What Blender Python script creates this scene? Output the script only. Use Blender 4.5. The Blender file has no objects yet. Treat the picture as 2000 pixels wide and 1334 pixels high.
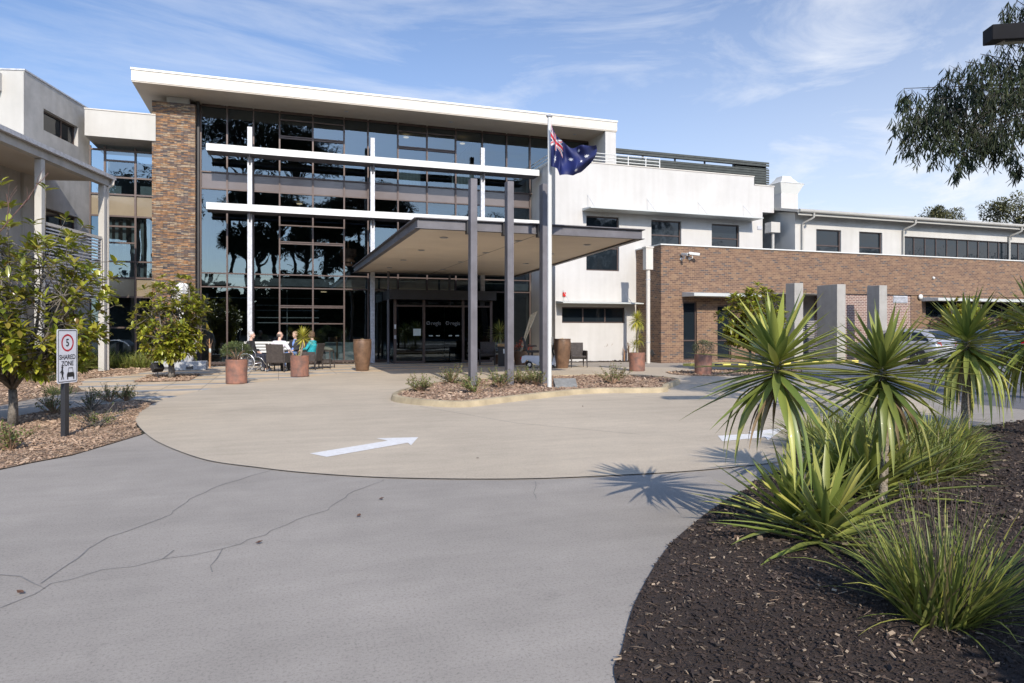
import bpy, bmesh, math, random
from mathutils import Vector, Matrix, noise as mnoise
from math import sin, cos, pi, radians, sqrt, atan2
R = random.Random(7)
sc = bpy.context.scene
COL = sc.collection

# ------------------------------------------------------------------ camera
YAW = atan2(456, 1333)                    # the facade is the X axis, depth is Y
cam = bpy.data.cameras.new("camera"); co = bpy.data.objects.new("camera", cam); COL.objects.link(co)
cam.lens = 24.0; cam.sensor_width = 36; cam.clip_end = 2000; cam.clip_start = 0.05
cam.shift_y = -0.012
co.location = (0, 0, 1.6); co.rotation_euler = (radians(90), 0, -YAW)
sc.camera = co
# ------------------------------------------------------------------ sky, sun, exposure
SUN_EL = radians(32.5); SUN_AZ = radians(183.4)
w = bpy.data.worlds.new("World"); sc.world = w; w.use_nodes = True
nt = w.node_tree; nt.nodes.clear()
def N(t, tree=None, **k):
    n = (tree or nt).nodes.new(t)
    for a, b in k.items(): setattr(n, a, b)
    return n
out = N('ShaderNodeOutputWorld'); bg = N('ShaderNodeBackground'); bg.inputs[1].default_value = 0.115
sky = N('ShaderNodeTexSky', sky_type='NISHITA'); sky.sun_disc = False
sky.sun_elevation = SUN_EL; sky.sun_rotation = SUN_AZ; sky.altitude = 100; sky.air_density = 1.0; sky.dust_density = 0.7; sky.ozone_density = 2.0
tc = N('ShaderNodeTexCoord')
mp = N('ShaderNodeMapping'); mp.inputs['Rotation'].default_value = (0, radians(12), radians(-35)); mp.inputs['Scale'].default_value = (1.1, 4.5, 9.0)
n1 = N('ShaderNodeTexNoise'); n1.inputs['Scale'].default_value = 1.5; n1.inputs['Detail'].default_value = 9; n1.inputs['Roughness'].default_value = 0.62; n1.inputs['Distortion'].default_value = 0.5
r1 = N('ShaderNodeValToRGB'); r1.color_ramp.elements[0].position = 0.48; r1.color_ramp.elements[1].position = 0.70
n2 = N('ShaderNodeTexNoise'); n2.inputs['Scale'].default_value = 1.6; n2.inputs['Detail'].default_value = 3
r2 = N('ShaderNodeValToRGB'); r2.color_ramp.elements[0].position = 0.38; r2.color_ramp.elements[1].position = 0.66
sx = N('ShaderNodeSeparateXYZ')
# more cloud low down and towards +X
ma = N('ShaderNodeMapRange'); ma.inputs['From Min'].default_value = 0.62; ma.inputs['From Max'].default_value = 0.02; ma.inputs['To Min'].default_value = 0.15; ma.inputs['To Max'].default_value = 1.0
mxx = N('ShaderNodeMapRange'); mxx.inputs['From Min'].default_value = -0.3; mxx.inputs['From Max'].default_value = 0.8; mxx.inputs['To Min'].default_value = 0.42; mxx.inputs['To Max'].default_value = 1.0
m1 = N('ShaderNodeMath', operation='MULTIPLY'); m2 = N('ShaderNodeMath', operation='MULTIPLY'); m3 = N('ShaderNodeMath', operation='MULTIPLY'); m4 = N('ShaderNodeMath', operation='MULTIPLY_ADD'); m5=N('ShaderNodeMath', operation='MULTIPLY')
m4.use_clamp = True
mix = N('ShaderNodeMixRGB'); mix.inputs[2].default_value = (8.0, 8.2, 8.6, 1)
L = nt.links.new
L(tc.outputs['Generated'], mp.inputs[0]); L(mp.outputs[0], n1.inputs['Vector']); L(tc.outputs['Generated'], n2.inputs['Vector'])
L(tc.outputs['Generated'], sx.inputs[0]); L(n1.outputs[0], r1.inputs[0]); L(n2.outputs[0], r2.inputs[0])
L(sx.outputs['Z'], ma.inputs[0]); L(sx.outputs['X'], mxx.inputs[0])
L(r1.outputs[0], m1.inputs[0]); L(r2.outputs[0], m1.inputs[1]); L(ma.outputs[0], m2.inputs[0]); L(mxx.outputs[0], m2.inputs[1])
L(m1.outputs[0], m3.inputs[0]); L(m2.outputs[0], m3.inputs[1])
# veil near horizon
L(m2.outputs[0], m5.inputs[0]); L(m2.outputs[0], m5.inputs[1])
m4.inputs[1].default_value = 1.25
vm = N('ShaderNodeMath', operation='MULTIPLY'); vm.inputs[1].default_value = 0.95; L(m5.outputs[0], vm.inputs[0])
L(m3.outputs[0], m4.inputs[0]); L(vm.outputs[0], m4.inputs[2])
gm = N('ShaderNodeMixRGB', blend_type='MULTIPLY'); gm.inputs[0].default_value = 1; gm.inputs[2].default_value = (0.99, 1.14, 1.36, 1)
L(sky.outputs[0], gm.inputs[1]); L(gm.outputs[0], mix.inputs[1]); L(m4.outputs[0], mix.inputs[0])
# thin cloud glows where it lies towards the sun (forward scattering)
sy = N('ShaderNodeMapRange'); sy.inputs['From Min'].default_value = 0.1; sy.inputs['From Max'].default_value = -0.85; sy.inputs['To Min'].default_value = 1.0; sy.inputs['To Max'].default_value = 1.9
L(sx.outputs['Y'], sy.inputs[0]); gl_ = N('ShaderNodeVectorMath', operation='SCALE'); L(mix.outputs[0], gl_.inputs[0]); L(sy.outputs[0], gl_.inputs['Scale']); L(gl_.outputs[0], bg.inputs[0]); L(bg.outputs[0], out.inputs[0])
sun = bpy.data.lights.new("sun", 'SUN'); so = bpy.data.objects.new("sun", sun); COL.objects.link(so)
sun.energy = 4.5; sun.angle = radians(0.5); sun.color = (1.0, 0.91, 0.79)
so.rotation_euler = Vector((0.06, 1, -math.tan(SUN_EL))).to_track_quat('-Z', 'Y').to_euler(); so.location = (0, -20, 30)
sc.view_settings.view_transform = 'Standard'; sc.view_settings.look = 'None'; sc.view_settings.exposure = 0.12; sc.view_settings.gamma = 1
sc.cycles.max_bounces = 8; sc.cycles.transparent_max_bounces = 12; sc.cycles.caustics_reflective = False; sc.cycles.caustics_refractive = False

# ------------------------------------------------------------------ survey: sight lines from the camera onto real planes
FPX, HY = 1333.0, 643.0
_c, _s = cos(YAW), sin(YAW)
def ray(x, y):
    r = (x - 1000) / FPX; u = (HY - y) / FPX
    return (_s + _c * r, _c - _s * r, u)
def G(x, y, z=0.0):
    d = ray(x, y); t = (z - 1.6) / d[2]; return (d[0] * t, d[1] * t)
def FX(x, y, Y):
    d = ray(x, y); t = Y / d[1]; return (d[0] * t, 1.6 + d[2] * t)
def CW(r, fwd, z):                         # right / forward distances to world
    return Vector((_c * r + _s * fwd, _c * fwd - _s * r, z))

# ------------------------------------------------------------------ materials
def newmat(name):
    m = bpy.data.materials.new(name); m.use_nodes = True
    return m, m.node_tree, m.node_tree.nodes['Principled BSDF']
def rgba(c): return (c[0], c[1], c[2], 1)
def mat(name, col, rough=0.7, metal=0.0, var=0.12, vscale=3.0, bump=0.0, bscale=40.0, col2=None, detail=6, spec=0.5, island=0.0, coords='pos', stain=0.0, coat=0.0):
    """principled with broad colour variation, fine bump, optional per-island variation and vertical stains"""
    m, t, b = newmat(name)
    b.inputs['Roughness'].default_value = rough; b.inputs['Metallic'].default_value = metal
    b.inputs['Specular IOR Level'].default_value = spec; b.inputs['Coat Weight'].default_value = coat
    l = t.links.new
    g = N('ShaderNodeNewGeometry', t); tcd = N('ShaderNodeTexCoord', t)
    src = g.outputs['Position'] if coords == 'pos' else tcd.outputs['Object']
    no = N('ShaderNodeTexNoise', t); no.inputs['Scale'].default_value = vscale; no.inputs['Detail'].default_value = detail; no.inputs['Roughness'].default_value = 0.65
    l(src, no.inputs['Vector'])
    mx = N('ShaderNodeMixRGB', t)
    c2 = col2 or [max(0, x * (1 - 2.2 * var)) for x in col]; c1 = [min(1, x * (1 + var)) for x in col]
    mx.inputs[1].default_value = rgba(c1); mx.inputs[2].default_value = rgba(c2)
    rp = N('ShaderNodeValToRGB', t); rp.color_ramp.elements[0].position = 0.35; rp.color_ramp.elements[1].position = 0.68
    l(no.outputs[0], rp.inputs[0]); l(rp.outputs[0], mx.inputs[0]); cur = mx.outputs[0]
    if island:
        hs = N('ShaderNodeHueSaturation', t); mr = N('ShaderNodeMapRange', t)
        mr.inputs['To Min'].default_value = 1 - island; mr.inputs['To Max'].default_value = 1 + island
        l(g.outputs['Random Per Island'], mr.inputs[0]); l(mr.outputs[0], hs.inputs['Value']); l(cur, hs.inputs['Color']); cur = hs.outputs[0]
    if stain:
        mp = N('ShaderNodeMapping', t); mp.inputs['Scale'].default_value = (1.6, 1.6, 0.12)
        ns = N('ShaderNodeTexNoise', t); ns.inputs['Scale'].default_value = 2.2; ns.inputs['Detail'].default_value = 5
        l(src, mp.inputs[0]); l(mp.outputs[0], ns.inputs['Vector'])
        rs = N('ShaderNodeValToRGB', t); rs.color_ramp.elements[0].position = 0.42; rs.color_ramp.elements[1].position = 0.7
        ms = N('ShaderNodeMixRGB', t, blend_type='MULTIPLY'); fm = N('ShaderNodeMath', t, operation='MULTIPLY'); fm.inputs[1].default_value = stain
        l(ns.outputs[0], rs.inputs[0]); l(rs.outputs[0], fm.inputs[0]); l(fm.outputs[0], ms.inputs[0]); ms.inputs[2].default_value = (0.62, 0.6, 0.55, 1)
        l(cur, ms.inputs[1]); cur = ms.outputs[0]
    l(cur, b.inputs['Base Color'])
    if bump:
        nb = N('ShaderNodeTexNoise', t); nb.inputs['Scale'].default_value = bscale; nb.inputs['Detail'].default_value = 5
        l(src, nb.inputs['Vector'])
        bp = N('ShaderNodeBump', t); bp.inputs['Strength'].default_value = bump; bp.inputs['Distance'].default_value = 0.02
        l(nb.outputs[0], bp.inputs['Height']); l(bp.outputs[0], b.inputs['Normal'])
    return m
def leafmat(name, cols, rough=0.45, trans=0.25, coat=0.0, scale=1.2, spec=0.5):
    m, t, b = newmat(name); l = t.links.new; b.inputs['Specular IOR Level'].default_value = spec
    g = N('ShaderNodeNewGeometry', t); rp = N('ShaderNodeValToRGB', t)
    els = rp.color_ramp.elements
    while len(els) < len(cols): els.new(0.5)
    for i, c in enumerate(cols):
        els[i].position = i / (len(cols) - 1); els[i].color = rgba(c)
    l(g.outputs['Random Per Island'], rp.inputs[0])
    no = N('ShaderNodeTexNoise', t); no.inputs['Scale'].default_value = scale; l(g.outputs['Position'], no.inputs['Vector'])
    mr = N('ShaderNodeMapRange', t); mr.inputs['From Min'].default_value = .3; mr.inputs['From Max'].default_value = .7
    mr.inputs['To Min'].default_value = 0.7; mr.inputs['To Max'].default_value = 1.25; l(no.outputs[0], mr.inputs[0])
    hs = N('ShaderNodeHueSaturation', t); l(rp.outputs[0], hs.inputs['Color']); l(mr.outputs[0], hs.inputs['Value'])
    l(hs.outputs[0], b.inputs['Base Color']); b.inputs['Roughness'].default_value = rough; b.inputs['Coat Weight'].default_value = coat
    tr = N('ShaderNodeBsdfTranslucent', t); l(hs.outputs[0], tr.inputs[0])
    mx = N('ShaderNodeMixShader', t); mx.inputs[0].default_value = trans
    o = t.nodes['Material Output']; l(b.outputs[0], mx.inputs[1]); l(tr.outputs[0], mx.inputs[2]); l(mx.outputs[0], o.inputs[0])
    return m
def masonry(name, bw, bh, mortar, msize, cols, rough=0.85, bump=0.5, offset=0.5, jitter=0.0, squash=1.0, ground=False, mottle=0.25):
    """brick pattern in (x+y, z), or (x, y) for ground; each unit takes its own colour from a ramp"""
    m, t, b = newmat(name); l = t.links.new
    g = N('ShaderNodeNewGeometry', t); s = N('ShaderNodeSeparateXYZ', t); l(g.outputs['Position'], s.inputs[0])
    cb = N('ShaderNodeCombineXYZ', t)
    if ground:
        l(s.outputs['X'], cb.inputs[0]); l(s.outputs['Y'], cb.inputs[1])
    else:
        ad = N('ShaderNodeMath', t, operation='ADD'); l(s.outputs['X'], ad.inputs[0]); l(s.outputs['Y'], ad.inputs[1])
        l(ad.outputs[0], cb.inputs[0]); l(s.outputs['Z'], cb.inputs[1])
    br = N('ShaderNodeTexBrick', t); br.offset = offset; br.squash = squash
    br.inputs['Scale'].default_value = 1; br.inputs['Brick Width'].default_value = bw; br.inputs['Row Height'].default_value = bh
    br.inputs['Mortar Size'].default_value = msize; br.inputs['Mortar Smooth'].default_value = 0.1
    br.inputs['Color1'].default_value = (0, 0, 0, 1); br.inputs['Color2'].default_value = (1, 1, 1, 1); br.inputs['Mortar'].default_value = (0.5, 0.5, 0.5, 1)
    l(cb.outputs[0], br.inputs['Vector'])
    rp = N('ShaderNodeValToRGB', t); rp.color_ramp.interpolation = 'CONSTANT' if len(cols) > 5 else 'LINEAR'; els = rp.color_ramp.elements
    while len(els) < len(cols): els.new(0.5)
    for i, c in enumerate(cols):
        els[i].position = i / (len(cols) - (0 if len(cols) > 5 else 1)); els[i].color = rgba(c)
    l(br.outputs['Color'], rp.inputs[0])
    no = N('ShaderNodeTexNoise', t); no.inputs['Scale'].default_value = 9; no.inputs['Detail'].default_value = 8; l(g.outputs['Position'], no.inputs['Vector'])
    mr = N('ShaderNodeMapRange', t); mr.inputs['From Min'].default_value = .3; mr.inputs['From Max'].default_value = .7
    mr.inputs['To Min'].default_value = 1 - mottle; mr.inputs['To Max'].default_value = 1 + mottle; l(no.outputs[0], mr.inputs[0])
    hs = N('ShaderNodeHueSaturation', t); l(rp.outputs[0], hs.inputs['Color']); l(mr.outputs[0], hs.inputs['Value'])
    mx = N('ShaderNodeMixRGB', t); l(br.outputs['Fac'], mx.inputs[0]); l(hs.outputs[0], mx.inputs[1]); mx.inputs[2].default_value = rgba(mortar)
    l(mx.outputs[0], b.inputs['Base Color']); b.inputs['Roughness'].default_value = rough
    bp = N('ShaderNodeBump', t); bp.inputs['Strength'].default_value = bump; bp.inputs['Distance'].default_value = 0.02
    mh = N('ShaderNodeMath', t, operation='MULTIPLY_ADD'); l(br.outputs['Color'], mh.inputs[0]); mh.inputs[1].default_value = 0.6 + jitter
    iv = N('ShaderNodeMath', t, operation='SUBTRACT'); iv.inputs[0].default_value = 1; l(br.outputs['Fac'], iv.inputs[1])
    l(iv.outputs[0], mh.inputs[2]); l(mh.outputs[0], bp.inputs['Height']); l(bp.outputs[0], b.inputs['Normal'])
    return m
def glassmat(name, tint, refl, wav=0.05, rough=0.01):
    """window pane: tinted see-through plus a mirror layer that grows at grazing angles"""
    m, t, b = newmat(name); l = t.links.new; t.nodes.remove(b)
    g = N('ShaderNodeNewGeometry', t); oi = N('ShaderNodeObjectInfo', t)
    av = N('ShaderNodeVectorMath', t, operation='ADD'); l(g.outputs['Position'], av.inputs[0])
    sv = N('ShaderNodeMath', t, operation='MULTIPLY'); sv.inputs[1].default_value = 40; l(oi.outputs['Random'], sv.inputs[0]); l(sv.outputs[0], av.inputs[1])
    no = N('ShaderNodeTexNoise', t); no.inputs['Scale'].default_value = 0.9; no.inputs['Detail'].default_value = 1.5; l(av.outputs[0], no.inputs['Vector'])
    bp = N('ShaderNodeBump', t); bp.inputs['Strength'].default_value = wav; bp.inputs['Distance'].default_value = 0.1; l(no.outputs[0], bp.inputs['Height'])
    gl = N('ShaderNodeBsdfGlossy', t); gl.inputs['Roughness'].default_value = rough; gl.inputs[0].default_value = (0.72, 0.87, 0.97, 1); l(bp.outputs[0], gl.inputs['Normal'])
    tr = N('ShaderNodeBsdfTransparent', t); tr.inputs[0].default_value = rgba(tint)
    fr = N('ShaderNodeLayerWeight', t); fr.inputs[0].default_value = 0.25
    ma = N('ShaderNodeMath', t, operation='MULTIPLY_ADD'); l(fr.outputs['Fresnel'], ma.inputs[0]); ma.inputs[1].default_value = 0.7; ma.inputs[2].default_value = refl; ma.use_clamp = True
    mx = N('ShaderNodeMixShader', t); l(ma.outputs[0], mx.inputs[0]); l(tr.outputs[0], mx.inputs[1]); l(gl.outputs[0], mx.inputs[2])
    l(mx.outputs[0], t.nodes['Material Output'].inputs[0])
    return m
M = {}
M['cream'] = mat('cream_render', (0.50, 0.485, 0.45), 0.85, var=.04, vscale=.6, bump=.15, bscale=60, stain=.15)
M['white_render'] = mat('white_render', (0.525, 0.51, 0.485), 0.85, var=.03, vscale=.7, bump=.15, bscale=60, stain=.16)
M['grey_render'] = mat('grey_render', (0.46, 0.445, 0.42), 0.88, var=.08, vscale=1.2, bump=.2, bscale=50, stain=.25)
M['fascia'] = mat('painted_fascia', (0.58, 0.54, 0.48), 0.55, var=.03, vscale=.8, stain=.12)
M['soffit'] = mat('soffit_board', (0.58, 0.52, 0.44), 0.8, var=.04, vscale=.7)
M['steel'] = mat('painted_steel_grey', (0.135, 0.13, 0.145), 0.5, var=.12, vscale=2, stain=.2, bump=.04)
M['steel_dark'] = mat('dark_steel', (0.025, 0.025, 0.028), 0.5, var=.12, vscale=2)
M['galv'] = mat('galvanised_post', (0.52, 0.53, 0.56), 0.55, metal=.15, var=.12, vscale=7)
M['white_metal'] = mat('white_powdercoat', (0.64, 0.64, 0.61), 0.45, var=.03, vscale=1)
M['mullion'] = mat('bronze_frame', (0.095, 0.068, 0.06), 0.42, metal=.3, var=.08, vscale=2)
M['span_dark'] = mat('dark_spandrel', (0.02, 0.025, 0.03), 0.08, var=.1)
M['span_tan'] = mat('tan_spandrel', (0.26, 0.215, 0.15), 0.12, var=.06, vscale=.7)
M['span_mauve'] = mat('mauve_spandrel', (0.16, 0.135, 0.13), 0.10, var=.06, vscale=.7)
M['glass'] = glassmat('tinted_glass', (0.27, 0.32, 0.345), 0.112, 0.045)
M['glass_dark'] = glassmat('entrance_glass', (0.15, 0.17, 0.18), 0.07, 0.02)
def opaque_glass(name, col, wav=.06):
    m, t, b = newmat(name); b.inputs['Base Color'].default_value = rgba(col); b.inputs['Roughness'].default_value = 0.02
    b.inputs['IOR'].default_value = 1.45
    g = N('ShaderNodeNewGeometry', t); no = N('ShaderNodeTexNoise', t); no.inputs['Scale'].default_value = 1.1; no.inputs['Detail'].default_value = 2
    t.links.new(g.outputs['Position'], no.inputs['Vector']); bp = N('ShaderNodeBump', t); bp.inputs['Strength'].default_value = wav; bp.inputs['Distance'].default_value = .1
    t.links.new(no.outputs[0], bp.inputs['Height']); t.links.new(bp.outputs[0], b.inputs['Normal'])
    return m
M['window'] = opaque_glass('dark_window_glass', (0.012, 0.017, 0.022), .1)
M['curtain'] = mat('curtain_fabric', (0.55, 0.62, 0.60), .9, var=.08, vscale=4)
M['teal_curtain'] = mat('teal_curtain', (0.05, 0.22, 0.25), .9, var=.08)
M['in_wall'] = mat('interior_wall', (0.20, 0.19, 0.165), .9)
M['in_floor'] = mat('interior_floor', (0.08, 0.075, 0.07), .6)
M['ceiling'] = mat('interior_ceiling', (0.28, 0.28, 0.27), .9)
M['stone'] = masonry('ledgestone', 0.27, 0.040, (0.05, 0.04, 0.035), 0.003,
    [(0.30, 0.155, 0.07), (0.13, 0.095, 0.08), (0.23, 0.13, 0.07), (0.07, 0.065, 0.07), (0.33, 0.235, 0.145), (0.16, 0.105, 0.075), (0.34, 0.18, 0.085), (0.15, 0.125, 0.11), (0.36, 0.28, 0.19), (0.17, 0.11, 0.08)], bump=1.0, offset=.37, jitter=.8, mottle=.38)
M['brick'] = masonry('brown_brick', 0.24, 0.0875, (0.33, 0.215, 0.135), 0.0075,
    [(0.155, 0.092, 0.06), (0.115, 0.07, 0.05), (0.20, 0.122, 0.074), (0.13, 0.078, 0.055), (0.17, 0.102, 0.065), (0.085, 0.072, 0.068), (0.22, 0.14, 0.085), (0.145, 0.088, 0.06), (0.175, 0.10, 0.062), (0.11, 0.068, 0.05), (0.165, 0.10, 0.064), (0.20, 0.125, 0.078)], bump=.45, mottle=.12)
M['brick_new'] = masonry('pale_jointed_brick', 0.24, 0.0875, (0.55, 0.46, 0.39), 0.011,
    [(0.20, 0.11, 0.09), (0.17, 0.10, 0.085), (0.22, 0.125, 0.10), (0.15, 0.09, 0.08), (0.19, 0.11, 0.09), (0.21, 0.12, 0.09)], bump=.45, mottle=.12)
def slab(name, col, blotch=.12, speck=.35, scale=.35, streak=.10):
    """broomed concrete: broad tone, blotches, drifted streaks, pits and grit"""
    m, t, b = newmat(name); l = t.links.new; g = N('ShaderNodeNewGeometry', t)
    def noise(sc_, det, vec=None, rough=.6, dist=0):
        n = N('ShaderNodeTexNoise', t); n.inputs['Scale'].default_value = sc_; n.inputs['Detail'].default_value = det; n.inputs['Roughness'].default_value = rough; n.inputs['Distortion'].default_value = dist
        l(vec or g.outputs['Position'], n.inputs['Vector']); return n.outputs[0]
    def rng(x, a, b_, c, d):
        r = N('ShaderNodeMapRange', t); r.inputs['From Min'].default_value = a; r.inputs['From Max'].default_value = b_; r.inputs['To Min'].default_value = c; r.inputs['To Max'].default_value = d; l(x, r.inputs[0]); return r.outputs[0]
    def mul(a, b_):
        m_ = N('ShaderNodeMath', t, operation='MULTIPLY'); l(a, m_.inputs[0]); l(b_, m_.inputs[1]); return m_.outputs[0]
    mp_ = N('ShaderNodeMapping', t); mp_.inputs['Rotation'].default_value = (0, 0, .5); mp_.inputs['Scale'].default_value = (.35, 2.2, 1); l(g.outputs['Position'], mp_.inputs[0])
    v = mul(rng(noise(scale, 4), .3, .7, 1 - blotch, 1 + blotch * .6), rng(noise(2.3, 9, rough=.7), .3, .7, 1 - blotch * .5, 1 + blotch * .3))
    v = mul(v, rng(noise(1.2, 6, mp_.outputs[0], .7, .6), .35, .75, 1, 1 - streak))
    v = mul(v, rng(noise(55, 3, rough=.8), .28, .5, 1 - speck, 1.0)); v = mul(v, rng(noise(160, 2, rough=.9), .3, .7, .90, 1.09))
    st = noise(.8, 5, rough=.75, dist=.8); v = mul(v, rng(st, .64, .74, 1, .86))
    hs = N('ShaderNodeHueSaturation', t); hs.inputs['Color'].default_value = rgba(col); l(v, hs.inputs['Value']); l(hs.outputs[0], b.inputs['Base Color']); b.inputs['Roughness'].default_value = .9
    bp = N('ShaderNodeBump', t); bp.inputs['Strength'].default_value = .4; bp.inputs['Distance'].default_value = .01; l(noise(110, 4, rough=.8), bp.inputs['Height']); l(bp.outputs[0], b.inputs['Normal'])
    return m
M['concrete'] = slab('driveway_concrete', (0.385, 0.348, 0.303), .16, .4, .35, .14)
M['beige'] = slab('turning_circle_concrete', (0.565, 0.48, 0.365), .13, .28, .3, .16)
M['path'] = slab('path_concrete', (0.38, 0.33, 0.27), .14, .3)
M['kerb'] = mat('kerb_concrete', (0.42, 0.345, 0.225), 0.9, var=.14, vscale=2.2, bump=.4, bscale=60)
M['asphalt'] = slab('asphalt', (0.17, 0.17, 0.18), .15, .4)
M['soil'] = mat('dark_soil', (0.042, 0.027, 0.020), 0.95, var=.2, vscale=12, bump=1.0, bscale=70)
M['tan_soil'] = mat('tan_bed_soil', (0.24, 0.165, 0.11), 0.95, var=.22, vscale=9, bump=1.0, bscale=70)
M['chips_dark'] = leafmat('dark_bark_chips', [(0.028, 0.018, 0.014), (0.052, 0.033, 0.025), (0.036, 0.024, 0.019), (0.085, 0.054, 0.038), (0.035, 0.025, 0.021), (0.075, 0.05, 0.037), (0.042, 0.03, 0.025), (0.025, 0.019, 0.017), (0.055, 0.037, 0.03), (0.03, 0.02, 0.018), (0.05, 0.034, 0.028), (0.022, 0.016, 0.014), (0.065, 0.044, 0.034), (0.035, 0.025, 0.022), (0.09, 0.06, 0.045), (0.04, 0.03, 0.025), (0.03, 0.022, 0.019), (0.05, 0.035, 0.028), (0.40, 0.31, 0.22), (0.03, 0.022, 0.019)], .85, 0.0)
M['chips_tan'] = leafmat('tan_bark_chips', [(0.40, 0.28, 0.19), (0.28, 0.18, 0.12), (0.50, 0.37, 0.26), (0.36, 0.24, 0.16), (0.20, 0.13, 0.09), (0.46, 0.33, 0.23)], .85, 0.0)
M['chips_red'] = leafmat('reddish_chips', [(0.36, 0.25, 0.17), (0.24, 0.15, 0.10), (0.48, 0.36, 0.26), (0.32, 0.21, 0.14), (0.18, 0.11, 0.08), (0.44, 0.32, 0.23)], .85, 0.0)
M['paint'] = mat('white_road_paint', (0.80, 0.79, 0.77), .75, var=.03, vscale=22, bump=.3, bscale=90, col2=(0.68, 0.66, 0.62), detail=12)
M['yellow_paint'] = mat('yellow_paint', (0.78, 0.66, 0.16), .7, var=.08, vscale=9)
M['blue_paint'] = mat('blue_paint', (0.25, 0.42, 0.60), .7, var=.08, vscale=9)
M['black_paint'] = mat('black_paint', (0.07, 0.07, 0.075), .7, var=.1, vscale=9)
M['crack'] = mat('crack_line', (0.215, 0.205, 0.195), .95, var=.15, vscale=20)
M['rust'] = mat('glazed_rust_pot', (0.27, 0.125, 0.085), .5, var=.28, vscale=5, col2=(0.13, 0.085, 0.075), bump=.15, bscale=25, stain=.6)
M['brown_pot'] = mat('brown_glazed_pot', (0.17, 0.098, 0.058), .45, var=.2, vscale=5, bump=.1, bscale=30, stain=.4)
M['bark'] = mat('grey_bark', (0.21, 0.185, 0.155), .9, var=.25, vscale=14, bump=.8, bscale=50)
M['twig'] = mat('brown_twig', (0.30, 0.19, 0.12), .9, var=.2, vscale=20)
M['trunk_y'] = mat('yucca_trunk', (0.30, 0.255, 0.20), .9, var=.28, vscale=22, bump=1.0, bscale=60)
M['mag'] = leafmat('magnolia_leaf', [(0.26, 0.29, 0.03), (0.36, 0.38, 0.04), (0.20, 0.13, 0.04), (0.48, 0.46, 0.06), (0.16, 0.21, 0.03), (0.30, 0.33, 0.035), (0.42, 0.42, 0.05)], .30, .30, coat=.2)
M['yucca'] = leafmat('yucca_leaf', [(0.19, 0.24, 0.05), (0.33, 0.36, 0.08), (0.14, 0.20, 0.05), (0.46, 0.44, 0.11), (0.24, 0.30, 0.07), (0.40, 0.38, 0.10)], .42, .22, coat=.1)
M['yucca_y'] = leafmat('yellow_yucca_leaf', [(0.38, 0.38, 0.06), (0.55, 0.50, 0.08), (0.26, 0.30, 0.05), (0.62, 0.52, 0.10)], .42, .25)
M['grassy'] = leafmat('strap_leaf', [(0.16, 0.21, 0.045), (0.27, 0.31, 0.07), (0.12, 0.16, 0.035), (0.36, 0.35, 0.08), (0.20, 0.26, 0.055), (0.26, 0.20, 0.11)], .5, .22)
M['shrub'] = leafmat('shrub_leaf', [(0.085, 0.12, 0.035), (0.14, 0.18, 0.05), (0.06, 0.085, 0.03), (0.18, 0.21, 0.06)], .5, .2)
M['rosemary'] = leafmat('grey_green_leaf', [(0.09, 0.11, 0.06), (0.14, 0.16, 0.09), (0.06, 0.08, 0.045)], .6, .15)
M['lowplant'] = leafmat('rose_leaf', [(0.15, 0.20, 0.05), (0.24, 0.29, 0.08), (0.22, 0.18, 0.08), (0.11, 0.16, 0.045), (0.18, 0.24, 0.06)], .5, .2)
M['gum'] = leafmat('gum_leaf', [(0.018, 0.028, 0.012), (0.035, 0.05, 0.018), (0.012, 0.02, 0.01), (0.055, 0.065, 0.025)], .6, .05, spec=.25)
M['fartree'] = leafmat('far_tree_leaf', [(0.12, 0.12, 0.05), (0.18, 0.17, 0.07), (0.08, 0.09, 0.04), (0.22, 0.19, 0.09)], .7, .15, scale=.4)
M['pine'] = leafmat('pine_needles', [(0.022, 0.032, 0.014), (0.04, 0.055, 0.022), (0.015, 0.022, 0.012)], .9, .03, scale=.3, spec=0.0)
M['redleaf'] = leafmat('red_leaf', [(0.5, 0.07, 0.04), (0.6, 0.14, 0.07), (0.35, 0.05, 0.04)], .5, .2)
M['succ'] = leafmat('pale_succulent', [(0.50, 0.38, 0.20), (0.60, 0.46, 0.25), (0.40, 0.30, 0.15)], .6, .15)
M['wicker'] = masonry('wicker_weave', 0.03, 0.014, (0.03, 0.026, 0.024), 0.002, [(0.085, 0.072, 0.066), (0.12, 0.10, 0.092), (0.10, 0.085, 0.08)], .6, .8)
M['skin'] = mat('skin', (0.62, 0.40, 0.31), .5, var=.06, vscale=12)
M['black_rubber'] = mat('rubber', (0.025, 0.025, 0.027), .8)
M['black_plastic'] = mat('black_plastic', (0.03, 0.03, 0.033), .45)
M['chrome'] = mat('silver_metal', (0.62, 0.63, 0.65), .25, metal=.9, var=.03)
M['terra'] = mat('canopy_soffit', (0.74, 0.655, 0.545), .8, var=.04, vscale=.6)

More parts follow.
